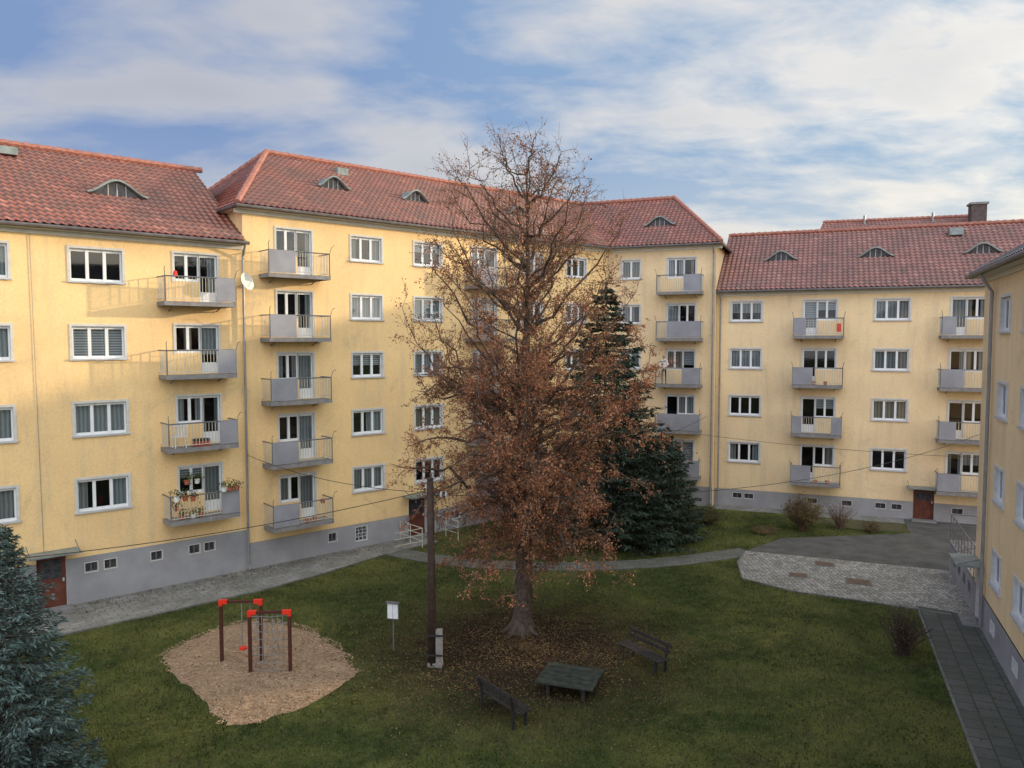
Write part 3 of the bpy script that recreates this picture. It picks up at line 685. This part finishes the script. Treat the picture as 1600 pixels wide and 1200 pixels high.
def smooth(c,n=6):
    out=[]
    P=[c[0]]+c+[c[-1]]
    for i in range(1,len(P)-2):
        for j in range(n):
            t=j/n; q=[]
            for k in (0,1):
                p0,p1,p2,p3=P[i-1][k],P[i][k],P[i+1][k],P[i+2][k]
                q.append(.5*((2*p1)+(-p0+p2)*t+(2*p0-5*p1+4*p2-p3)*t*t+(-p0+3*p1-3*p2+p3)*t**3))
            out.append(tuple(q))
    out.append(c[-1]); return out
cen=smooth(cen); Lf,Rf=strip(cen,1.0)
mb=MB()
for i in range(len(cen)-1): mb.poly([(Lf[i][0],Lf[i][1],.026),(Rf[i][0],Rf[i][1],.026),(Rf[i+1][0],Rf[i+1][1],.026),(Lf[i+1][0],Lf[i+1][1],.026)],'pave2')
mb.obj('footpath')
def kerb(name,pts,z=.06,w=.07,closed=False):
    mb=MB(); L,Rr=strip(pts,w)
    for i in range(len(pts)-1):
        a,b,c,d=L[i],Rr[i],Rr[i+1],L[i+1]
        mb.poly([(a[0],a[1],z),(b[0],b[1],z),(c[0],c[1],z),(d[0],d[1],z)],'kerb')
        mb.poly([(a[0],a[1],0),(a[0],a[1],z),(d[0],d[1],z),(d[0],d[1],0)],'kerb'); mb.poly([(b[0],b[1],0),(b[0],b[1],z),(c[0],c[1],z),(c[0],c[1],0)],'kerb')
    return mb.obj(name)
kerb('path_kerb',strip(cen,1.08)[0],.05); kerb('path_kerb',strip(cen,1.08)[1],.05); kerb('path_kerb',pathA[2:],.05)
plaza=[(10.8,35.0),(9.9,33.2),(9.43,30.9),(10.9,29.3),(13.7,27.9),(15.6,26.75),e2(-7.2,.0),e2(-12.95,.0)]
sheet('cobbled_yard',plaza,.034,'cobble',.1); kerb('yard_kerb',[plaza[0],plaza[1],plaza[2],plaza[3],plaza[4],plaza[5]],.05)
aspP=[(10.8,35.03),(13.3,37.3),d2(8.3,3.4),d2(8.3,.03),d2(14,.03),e2(-12.9,-4),e2(-12.95,.02)]
sheet('asphalt_yard',aspP,.022,'asphl',.1)
sheet('footpath',[d2(-1.7,.03),d2(8.28,.03),d2(8.28,1.2),d2(-1.7,1.2)],.031,'pave',.1)
sheet('footpath',[e2(-7.19,.03),e2(-7.6,1.75),e2(8,1.6),e2(26,1.6),e2(26,.03)],.038,'asph',.1); kerb('path_kerb',[e2(-7.6,1.78),e2(8,1.63),e2(26,1.63)],.055)
sheet('planting_bed',[d2(3.2,1.22),d2(8.25,1.22),d2(8.2,3.0),d2(6.5,3.6),d2(4.8,3.2),d2(3.8,2.4)],.012,'soil')
for (x,y,w) in ((13.6,32.9,.42),(11.85,31.3,.38),(13.95,30.4,.5)):
    mh=Thing('manhole_cover',(x,y,0)); f=frame((x,y),dD)
    mh['frame_rim'].box(f,-w,w,-w*.85,w*.85,.02,.046,'kerb'); mh['cover_plate'].box(f,-w*.85,w*.85,-w*.7,w*.7,.03,.052,'rust')
    for i in range(5): mh['cover_ribs'].box(f,-w*.7+i*w*.31,-w*.62+i*w*.31,-w*.6,w*.6,.052,.06,'rust')
    mh.done()
mp=smooth([(-10.81,23.4),(-10.1,25.2),(-8.9,26.2),(-7.2,25.5),(-5.9,24.3),(-4.7,22.3),(-4.75,21.4),(-5.6,19.95),(-6.9,19.0),(-7.5,19.3),(-8.5,20.4),(-10.1,22.1),(-10.81,23.4)],5)[:-1]
mpj=[(x+random.gauss(0,.05),y+random.gauss(0,.05)) for x,y in mp]
cx,cy=-7.6,22.5; mb=MB(); rings=8; n=len(mpj); vs=[];fs=[]
for r in range(rings+1):
    f=1-r/rings*.98
    for (x,y) in mpj: vs.append((cx+(x-cx)*f,cy+(y-cy)*f,.004 if r==0 else .05+random.gauss(0,.015)))
for r in range(rings):
    for i in range(n): fs.append((r*n+i,r*n+(i+1)%n,(r+1)*n+(i+1)%n,(r+1)*n+i))
fs.append(tuple(rings*n+i for i in range(n))); mb.mesh(vs,fs,'mulch')
def inpoly(x,y,P):
    ins=np.zeros(len(x),bool); n=len(P)
    for i in range(n):
        x1,y1=P[i];x2,y2=P[(i+1)%n]
        if y1==y2: continue
        c=((y1>y)!=(y2>y))&(x<(x2-x1)*(y-y1)/(y2-y1)+x1); ins^=c
    return ins
mul=Thing('mulch_bed',(cx,cy,0)); mul.p['mulch_surface']=mb; mul.done()
N=26000; x=rng.uniform(-11.4,-4.1,N); y=rng.uniform(18.4,26.8,N)
k=inpoly(x,y,[(cx+(a-cx)*1.03+random.gauss(0,.12),cy+(b-cy)*1.03+random.gauss(0,.12)) for a,b in mpj]); 
x=x[k];y=y[k]; C=np.stack([x,y,rng.uniform(.045,.08,len(x))],1); Dd=rng.normal(size=(len(x),3)); Dd[:,2]*=.15
quadcloud('wood_chips',C,Dd,rng.uniform(.04,.09,len(x)),rng.uniform(.02,.04,len(x)),'chips',mul.e,mul.loc,S=np.cross(Dd,np.array([0,0,1.])[None]+rng.normal(size=(len(x),3))*.25))
N=190000; x=rng.uniform(-17,17,N); y=rng.uniform(14,43,N)
keep=np.abs(x)<y*.70
for P in (pathA,plaza,mpj,aspP,[e2(-7.2,-30),e2(-7.6,1.75),e2(8,1.6),e2(26,1.6),e2(26,-30)],Lf+Rf[::-1]): keep&=~inpoly(x,y,P)
keep&=((x-.3)**2+(y-23.9)**2>rng.uniform(.5,4.3,N)**2)
x=x[keep];y=y[keep]; C=np.stack([x,y,np.zeros(len(x))],1); Dd=rng.normal(size=(len(x),3))*.5; Dd[:,2]=1
quadcloud('grass_blades',C,Dd,rng.uniform(.035,.10,len(x)),rng.uniform(.012,.035,len(x)),'blade',diamond=False)
N=14000; r=np.abs(rng.normal(0,3.4,N)); a=rng.uniform(0,2*np.pi,N); x=.4+r*np.cos(a)*1.15; y=23.8+r*np.sin(a)
x2=rng.uniform(-13,15,3500); y2=rng.uniform(16,38,3500); x=np.concatenate([x,x2]); y=np.concatenate([y,y2])
x3=[];y3=[]
for _ in range(2500):
    s=U(-10,8); o=abs(random.gauss(0,.9))+.1; v=frA(s,o,0); x3.append(v.x);y3.append(v.y)
x=np.concatenate([x,x3]);y=np.concatenate([y,y3])
C=np.stack([x,y,rng.uniform(.045,.085,len(x))],1); Dd=rng.normal(size=(len(x),3)); Dd[:,2]*=.3
quadcloud('fallen_leaves',C,Dd,rng.uniform(.04,.08,len(x)),rng.uniform(.03,.05,len(x)),'fallen',S=np.cross(Dd,np.array([0,0,1.])[None]+rng.normal(size=(len(x),3))*.2))

# ---------------------------------------------------------------- linden tree
def bez(p0,p1,p2,n):
    return [p0*(1-t)**2+p1*2*t*(1-t)+p2*t*t for t in [i/n for i in range(n+1)]]
TB=(.32,25.1); tr=Thing('linden_tree',(TB[0],TB[1],0)); wood=tr['trunk_and_limbs']; tw=tr['twigs']
def tx(z): return Vector((TB[0]+.05*math.sin(z*.7)+.03*z*.45, TB[1]+.08*math.sin(z*.5+1), z))
zs=[0,.12,.35,.8,1.6,3,4.5,6,7.5,9,10.5,12,13.5,14.8,15.8]; rs=[.50,.42,.35,.31,.29,.265,.24,.21,.175,.14,.105,.075,.05,.03,.012]
wood.tube([tx(z) for z in zs],rs,'bark',14)
for j in range(7):
    q=j*.9+.3; wood.tube([tx(.55)+Vector((math.cos(q)*.15,math.sin(q)*.15,0)),tx(.15)+Vector((math.cos(q)*.36,math.sin(q)*.36,0)),tx(0)+Vector((math.cos(q)*.75,math.sin(q)*.75,-.06))],[.16,.12,.04],'bark',7)
prof=[(1.9,2.2),(2.6,3.2),(3.6,3.8),(5.2,4.0),(7.2,4.3),(9.2,4.35),(11.4,3.7),(13.5,3.05),(15.3,2.35),(16.5,.9)]
def Rz(z):
    for (a,b),(c,d) in zip(prof[:-1],prof[1:]):
        if a<=z<=c: return b+(d-b)*(z-a)/(c-a)
    return .4
LC=[];LD=[]
nl=134
for i in range(nl):
    ze=2.0+14.3*((i+R()*.8)/nl)**1.05
    az=i*2.39996+U(-.3,.3); rr=Rz(ze)*(U(.78,1.08) if i%3 else U(.35,.7)); 
    if ze>9: zs_=max(3.5,ze-rr*U(.7,1.2)-.3)
    elif ze>5: zs_=max(3.2,ze-rr*U(.1,.6))
    else: zs_=max(3.0,ze+U(.2,1.5))
    p0=tx(zs_); out=Vector((math.cos(az),math.sin(az),0)); p2=tx(ze)+out*rr; p2.z=ze
    if ze>9: p1=p0.lerp(p2,.5)+out*.35*U(0,1)-Vector((0,0,.3))+out*.2
    else: p1=p0.lerp(p2,.5)+Vector((0,0,U(.4,1.2)))
    pts=bez(p0,p1,p2,9); L=sum((b-a).length for a,b in zip(pts[:-1],pts[1:]))
    for q in range(1,10): pts[q]+=Vector((random.gauss(0,.09),random.gauss(0,.09),random.gauss(0,.08)))
    br=.019+.014*rr*(1.2 if ze<9 else .8)*U(.6,1.15)
    wood.tube(pts,[br*(1-q/9)**.8+.006 for q in range(10)],'bark',6)
    ns=int(5+L*2.7); limbd=U(.5,1.5)
    for j in range(ns):
        f=U(.12,1); q=min(int(f*9),8); b0=pts[q].lerp(pts[q+1],f*9-q); tan=(pts[q+1]-pts[q]).normalized()
        d=(tan*U(.2,1)+Vector((random.gauss(0,.7),random.gauss(0,.7),random.gauss(.15 if ze>8 else -.05,.55)))).normalized()
        l2=U(.45,1.2)*(1.1-.35*f); e=b0+d*l2+Vector((0,0,.12 if ze>9 else -.12))
        md=b0.lerp(e,.5)+Vector((random.gauss(0,.06),random.gauss(0,.06),random.gauss(.03,.06)))
        tw.tube([b0,md,e],[.012,.008,.004],'twig',3,False)
        dens=limbd*(U(.15,.8) if ze>13 else U(.25,1.3) if ze>10.5 else U(.35,1.8))
        for h in range(6):
            g_=U(.15,1); bb=(b0.lerp(md,g_*2) if g_<.5 else md.lerp(e,g_*2-1))
            d3=(d*U(.2,.9)+Vector((random.gauss(0,.7),random.gauss(0,.7),random.gauss(.05,.6)))).normalized(); l3=U(.2,.6); e3=bb+d3*l3
            tw.tube([bb,e3],[.006,.003],'twig',3,False)
            for _ in range(int(9.5*dens)):
                t=U(.1,1.08); p=bb.lerp(e3,t); LC.append((p.x+random.gauss(0,.05),p.y+random.gauss(0,.05),p.z+random.gauss(-.03,.05))); LD.append((random.gauss(0,.7),random.gauss(0,.7),random.gauss(-.6,.6)))
for _ in range(3400):
    z=U(2.4,9.8); q=U(0,6.28); r=abs(random.gauss(.3,.25)); p=tx(z); LC.append((p.x+r*math.cos(q),p.y+r*math.sin(q),z)); LD.append((random.gauss(0,.7),random.gauss(0,.7),random.gauss(-.6,.6)))
LC=np.array(LC); n=len(LC)
quadcloud('leaves',LC,np.array(LD),rng.uniform(.045,.09,n),rng.uniform(.03,.06,n),'russet',tr.e,tr.loc)
tr.done(('trunk_and_limbs',))

# ---------------------------------------------------------------- conifers
def conifer(name,x,y,H,Rb,k,nwh,nb,per,size,z0=.3,power=.85,droop=.35,rag=.25,wf=1.0):
    t=Thing(name,(x,y,0)); t['trunk'].tube([(x,y,0),(x,y,H*.5),(x,y,H*.98)],[.035*Rb+.09,.08,.012],'bark',8)
    C=[];Dd=[]
    for w in range(nwh):
        f=(w+.3*R())/nwh; z=z0+(H-z0)*f; rad=Rb*(1-f)**power*U(1-rag*.5,1+rag*.3)+.06
        m=max(4,int(nb*(1-.45*f)))
        for b in range(m):
            az=2*math.pi*(b+R()*.7)/m; r=rad*U(1-rag,1+rag*.4); o=np.array([math.cos(az),math.sin(az)])
            end_=np.array([x+o[0]*r,y+o[1]*r,z-droop*r*U(.6,1.2)+.12*r])
            t['branches'].tube([(x,y,z),tuple((np.array([x,y,z])+end_)/2+np.array([0,0,-.02])),tuple(end_)],[.02,.012,.004],'bark',3,False)
            n=int(per*(.35+r/Rb)); u=np.sqrt(rng.uniform(.03,1,n)); lat=rng.normal(0,1,n)*(.05+.17*r*(1.05-u)*1.0+.04)
            P=np.array([x,y,z])[None]*(1-u[:,None])+end_[None]*u[:,None]
            P[:,2]+= -.10*np.sin(u*np.pi)*r*.5 - np.abs(lat)*.25+rng.normal(0,.03,n)+ (u>.85)*.05
            perp=np.array([-o[1],o[0],0]); P+=perp[None]*lat[:,None]
            dv=np.array([o[0],o[1],-.25])[None]*.8+perp[None]*np.sign(lat)[:,None]*.55+rng.normal(0,.33,(n,3))
            C.append(P);Dd.append(dv)
    C=np.concatenate(C);Dd=np.concatenate(Dd); n=len(C)
    m=60; C=np.concatenate([C,np.stack([np.full(m,x),np.full(m,y),rng.uniform(H-.7,H+.15,m)],1)]); Dd=np.concatenate([Dd,rng.normal(0,.5,(m,3))+np.array([0,0,.8])]); n+=m
    quadcloud('needles',C,Dd,rng.uniform(size*.7,size*1.5,n),rng.uniform(size*.16,size*.34,n)*wf,k,t.e,t.loc); t.done()
conifer('spruce_tree',4.5,36.9,12.3,3.9,'needle',46,17,44,.28,.8,.62,.22,.42,1.2)
conifer('yew_tree',7.3,37.3,5.2,2.4,'needle',26,16,60,.19,.15,.42,.2,.25,1.2)
conifer('yew_tree',5.9,35.9,4.6,2.1,'needle',22,14,55,.19,.15,.5,.2,.25,1.2)
conifer('blue_spruce_tree',-10.75,15.6,6.0,2.05,'needleb',34,17,85,.13,.2,.55,.2,.22)
conifer('blue_spruce_tree',-8.75,12.2,2.6,1.3,'needleb',18,14,60,.12,.1,.6,.2,.3)

# ---------------------------------------------------------------- shrubs
def shrub(name,x,y,H,W,k,nt_,nl_,leaf=.06,stem='twig',sr=1.0):
    t=Thing(name,(x,y,0)); C=[];Dd=[]
    for i in range(nt_):
        az=U(0,6.28); r=W*math.sqrt(R())*.95; h=H*(1-.45*(r/W)**2)*U(.65,1.05)
        e=Vector((x+math.cos(az)*r,y+math.sin(az)*r,h)); b0=Vector((x+random.gauss(0,.08),y+random.gauss(0,.08),0))
        m=b0.lerp(e,.5)+Vector((-math.cos(az)*.12*r,-math.sin(az)*.12*r,.1*h))
        pts=bez(b0,m,e,5); t['stems'].tube(pts,[q*sr for q in (.013,.011,.009,.007,.005,.003)],stem,3,False)
        for j in range(5):
            f=U(.35,1); q=min(int(f*5),4); p=pts[q].lerp(pts[q+1],f*5-q); e2_=p+Vector((random.gauss(0,.15),random.gauss(0,.15),U(0,.25)))*min(1,W)
            t['stems'].tube([p,e2_],[.005*sr,.0025*sr],stem,3,False)
            for _ in range(nl_):
                pp=p.lerp(e2_,U(0,1.1)); C.append((pp.x+random.gauss(0,.04),pp.y+random.gauss(0,.04),pp.z+random.gauss(0,.04))); Dd.append((random.gauss(0,1),random.gauss(0,1),random.gauss(0,1)))
    t.done()
    if C: quadcloud('leaves',C,Dd,leaf,leaf*.55,k,t.e,t.loc)
shrub('bare_shrub',12.15,23.4,1.45,.95,'shrubb',85,1,.05,'dktwig',1.5)
shrub('forsythia_shrub',14.9,38.9,1.9,1.15,'shrubb',170,7,.08)
shrub('bare_shrub',16.9,39.2,1.6,.9,'shrubb',60,1)
shrub('garden_shrub',10.4,40.2,1.0,1.1,'shrubg',120,6)
shrub('garden_shrub',18.3,38.6,.5,.7,'shrubb',60,4)
shrub('garden_shrub',12.8,38.3,.3,.8,'shrubb',60,6)
shrub('garden_shrub',1.2,39.6,1.0,1.3,'shrubg',100,5)

# ---------------------------------------------------------------- playground frame
cf=Thing('climbing_frame',(-7.7,22.4,0))
def portal(x0,y0,x1,y1,H,tag):
    f=frame((x0,y0),(x1-x0,y1-y0)); L=math.hypot(x1-x0,y1-y0); h=.045
    p=cf['posts'];p.box(f,-h,h,-h,h,0,H-.10,'pgbrown'); p.box(f,L-h,L+h,-h,h,0,H-.10,'pgbrown')
    cf['top_beam_'+tag].box(f,.18,L-.18,-.035,.035,H-.08,H-.01,'pgbrown')
    r=cf['red_connectors']
    for a,b in ((-.055,.20),(L-.20,L+.055)): r.box(f,a,b,-.055,.055,H-.105,H+.01,'pgred')
    for a in (0,L): r.box(f,a-.05,a+.05,-.05,.05,H-.17,H-.106,'pgred')
    return f,L
f1,L1=portal(-8.81,22.8,-7.62,22.85,1.92,'rear'); f2,L2=portal(-7.67,22.0,-6.52,22.06,1.88,'front')
n=cf['climbing_net']
for i in range(6):
    s=.2+i*(L2-.4)/5; n.tube([f2(s,.0,1.78),f2(s+.02,.03,.9),f2(s,.0,.1)],.012,'rope',4)
for j in range(8):
    z=.12+j*.23; n.tube([f2(.06,0,z),f2(L2/2,.03,z-.03),f2(L2-.06,0,z)],.012,'rope',4)
cf['swing_rope'].tube([f1(.62,0,1.84),f1(.64,.05,.9),f1(.65,.03,.35)],.016,'rope',5)
cf['disc_seat'].tube([f1(.65,.03,.42),f1(.65,.03,.48)],.12,'pgred',14)
for j in range(4): cf['ladder_rungs'].tube([f1(L1-.32,0,.35+j*.35),f1(L1-.05,0,.35+j*.35)],.015,'rope',5)
cf['ladder_rungs'].tube([f1(L1-.32,0,.1),f1(L1-.32,0,1.83)],.012,'rope',4)
cf.done()

nb=Thing('notice_board',(-3.72,23.6,0)); f=frame((-3.72,23.6),(.97,-.25))
nb['post'].tube([f(0,0,0),f(0,0,1.55)],.022,'raildk',8)
nb['board'].box(f,-.19,.19,.025,.045,1.05,1.55,'white'); nb['roof_strip'].box(f,-.22,.22,-.02,.09,1.552,1.6,'raildk')
nb['board_border'].box(f,-.19,.19,.046,.052,1.05,1.075,'raildk'); nb['board_border'].box(f,-.19,-.175,.046,.052,1.075,1.55,'raildk'); nb['board_border'].box(f,.175,.19,.046,.052,1.075,1.55,'raildk')
nb['divider'].box(f,-.01,.01,.046,.05,1.075,1.55,'sill')
nb.done()

px,py=-2.4,22.55
up_=Thing('utility_pole',(px,py,0)); up_['pole'].tube([(px,py,.05),(px,py,2.5),(px-.03,py,5.65)],[.135,.12,.095],'polewood',14)
up_['pole_cap'].tube([(px-.03,py,5.65),(px-.03,py,5.70)],[.11,.10],'black',12)
f=frame((px,py),(1,-.1)); up_['concrete_footing'].box(f,.13,.31,-.10,.10,-.1,1.12,'stub'); up_['concrete_footing'].box(f,-.12,.32,-.13,.13,-.1,.12,'stub')
for z in (.35,.95): up_['steel_straps'].box(f,-.15,.35,-.15,-.135,z,z+.06,'black'); up_['steel_straps'].box(f,-.15,.35,.135,.15,z,z+.06,'black')
up_['bracket'].tube([(px,py,5.2),(px+.45,py-.05,5.15)],.02,'black',6); up_['bracket'].tube([(px,py,4.9),(px+.35,py-.05,5.13)],.015,'black',5)
for dx in (.3,.45): up_['insulators'].tube([(px+dx,py-.05,5.15),(px+dx,py-.05,5.22),(px+dx,py-.05,5.3)],[.03,.045,.025],'sill',8)
up_['insulators'].tube([(px-.15,py,5.4),(px-.15,py,5.5)],.035,'sill',8)
up_.done(('pole',))
wr=Thing('overhead_wire',(px,py,5))
def wire(a,b,sag,nm='cable'):
    a=Vector(a);b=Vector(b); wr[nm].tube([a.lerp(b,i/24)-Vector((0,0,4*sag*(i/24)*(1-i/24))) for i in range(25)],.013,'black',4,False)
wire((px,py,5.35),(-17.5,16.5,4.6),.5); wire((px+.45,py-.05,5.25),frA(-.16,.2,4.95),.35); wire((px+.45,py-.05,5.2),frD(11.9,.1,4.9),1.1); wire((px+.3,py-.05,5.25),frC(-.4,.2,5.3),.5)
wire(frC(-3.2,1,4.6),frD(12,.1,3.6),.25); wr.done()

def bench(x,y,face):
    fx,fy=face; t=Thing('park_bench',(x,y,0)); d=(-fy,fx)
    f=frame((x,y),d); L=.88
    for s in (-.68,.68):
        t['legs'].box(f,s-.03,s+.03,.14,.20,0,.42,'black'); t['legs'].box(f,s-.03,s+.03,-.26,-.20,0,.42,'black'); t['legs'].box(f,s-.028,s+.028,-.255,.215,.38,.43,'black')
        a=[f(s-.025,-.24,.42),f(s+.025,-.24,.42),f(s+.025,-.19,.42),f(s-.025,-.19,.42)]; b=[p+(f(0,-.14,.46)-f(0,0,0)) for p in a]
        t['legs'].mesh(a+b,[(0,1,2,3),(4,5,6,7),(0,1,5,4),(1,2,6,5),(2,3,7,6),(3,0,4,7)],'black')
    for i in range(4): t['seat'].box(f,-L,L,-.2+i*.115,-.105+i*.115,.432,.465,'benchw')
    for z,o in ((.60,-.24),(.76,-.285)): t['backrest'].box(f,-L,L,o-.0,o+.03,z,z+.11,'benchw')
    t.done()
bench(3.95,22.55,(-.83,-.556)); bench(-.2,19.45,(.80,.60))
tb=Thing('picnic_table',(1.62,20.9,0)); f=frame((1.62,20.9),(.94,-.34))
for i in range(5): tb['table_top'].box(f,-.82+.01*(i%2),.82-.012*(i%3),-.68+i*.275,-.68+i*.275+.255,.40,.445,'tablew')
for s in (-.5,.5): tb['legs'].box(f,s-.06,s+.06,-.55,.55,.30,.398,'benchw'); tb['legs'].box(f,s-.055,s+.055,-.5,-.38,0,.30,'benchw'); tb['legs'].box(f,s-.055,s+.055,.38,.5,0,.30,'benchw')
tb['cross_beam'].box(f,-.44,.44,-.04,.04,.12,.22,'benchw'); tb.done()

# ---------------------------------------------------------------- light
el=math.radians(10); S=Vector((.945*math.cos(el),.326*math.cos(el),math.sin(el)))
sd=bpy.data.lights.new('sun','SUN'); sd.energy=4.6; sd.angle=math.radians(1.2); sd.color=(1,.80,.56)
so=bpy.data.objects.new('sun',sd); so.rotation_euler=S.to_track_quat('Z','Y').to_euler(); so.location=(30,10,30); COL.objects.link(so)
w=bpy.data.worlds.new('World'); scn.world=w; w.use_nodes=True; nt=w.node_tree; nt.nodes.clear()
out=nd(nt,'ShaderNodeOutputWorld'); sky=nd(nt,'ShaderNodeTexSky',sky_type='NISHITA'); sky.sun_disc=False; sky.sun_elevation=el; sky.sun_rotation=math.atan2(.945,.326); sky.dust_density=1.5
bg=nd(nt,'ShaderNodeBackground'); bg.inputs[1].default_value=.15
tcn=nd(nt,'ShaderNodeTexCoord'); sp=nd(nt,'ShaderNodeSeparateXYZ'); lk(nt,tcn.outputs['Generated'],sp.inputs[0])
def mth(op,a,b=None,c=None):
    m=nd(nt,'ShaderNodeMath',operation=op)
    for i,v in enumerate((a,b,c)):
        if v is None: continue
        if isinstance(v,(int,float)): m.inputs[i].default_value=v
        else: lk(nt,v,m.inputs[i])
    return m.outputs[0]
zz=mth('ADD',mth('MAXIMUM',sp.outputs[2],0.0),.20)
cb_=nd(nt,'ShaderNodeCombineXYZ'); lk(nt,mth('DIVIDE',sp.outputs[0],zz),cb_.inputs[0]); lk(nt,mth('DIVIDE',sp.outputs[1],zz),cb_.inputs[1])
mp_=nd(nt,'ShaderNodeMapping'); mp_.inputs['Rotation'].default_value=(0,0,math.radians(-55)); mp_.inputs['Scale'].default_value=(.85,1.35,1); mp_.inputs['Location'].default_value=(5.3,2.2,0); lk(nt,cb_.outputs[0],mp_.inputs[0])
n1=noise(nt,mp_.outputs[0],1.5,6,.52,.2); n2=noise(nt,mp_.outputs[0],4.2,5,.6,.3)
right=nd(nt,'ShaderNodeMapRange'); lk(nt,sp.outputs[0],right.inputs[0]); right.inputs['From Min'].default_value=-.35; right.inputs['From Max'].default_value=.6
w2=mth('MULTIPLY_ADD',right.outputs[0],.30,.12)
cm=mth('ADD',mth('MULTIPLY',n1,mth('SUBTRACT',1.0,w2)),mth('MULTIPLY',n2,w2))
mask=ramp(nt,cm,[(.42,(.02,.02,.02)),(.50,(.55,.55,.55)),(.57,(1,1,1))])
ccol=mix(nt,right.outputs[0],(.57,.59,.67),(1.06,1.02,.95))
ccol=mix(nt,ramp(nt,n1,[(.54,(0,0,0)),(.70,(.5,.5,.5))]),ccol,mix(nt,right.outputs[0],(.44,.47,.56),(.74,.75,.78)))
base=mix(nt,right.outputs[0],(.23,.35,.63),(.34,.54,.76))
hz=nd(nt,'ShaderNodeMapRange'); lk(nt,sp.outputs[2],hz.inputs[0]); hz.inputs['From Min'].default_value=.24; hz.inputs['From Max'].default_value=.02
col=mix(nt,mask,base,ccol); col=mix(nt,mth('MULTIPLY',hz.outputs[0],.70),col,mix(nt,right.outputs[0],(.58,.62,.70),(1.12,1.02,.84)))
back_fill=nd(nt,'ShaderNodeMapRange'); lk(nt,sp.outputs[1],back_fill.inputs[0]); back_fill.inputs['From Min'].default_value=.25; back_fill.inputs['From Max'].default_value=-.5; back_fill.inputs['To Min'].default_value=.95; back_fill.inputs['To Max'].default_value=3.4  # added fill: unseen sky behind the camera brightened to light the facades
warm=mix(nt,mth('MULTIPLY',mth('SUBTRACT',back_fill.outputs[0],.95),.42),(1.,1.,1.),(1.06,1.0,.90))
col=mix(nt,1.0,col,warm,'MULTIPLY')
bg2=nd(nt,'ShaderNodeBackground'); lk(nt,col,bg2.inputs[0]); lk(nt,back_fill.outputs[0],bg2.inputs[1])
lk(nt,sky.outputs[0],bg.inputs[0])
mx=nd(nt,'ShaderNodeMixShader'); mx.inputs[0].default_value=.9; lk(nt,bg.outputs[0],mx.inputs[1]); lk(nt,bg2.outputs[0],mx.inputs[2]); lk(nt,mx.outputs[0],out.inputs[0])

# ---------------------------------------------------------------- camera
cd=bpy.data.cameras.new('camera'); cd.sensor_width=36; cd.lens=27; cd.clip_end=2000; cd.clip_start=.1
co=bpy.data.objects.new('camera',cd); co.location=(0,0,9.8); co.rotation_euler=(math.radians(90-3.34),0,0); COL.objects.link(co); scn.camera=co
scn.view_settings.view_transform='Standard'; scn.view_settings.look='None'; scn.view_settings.exposure=0
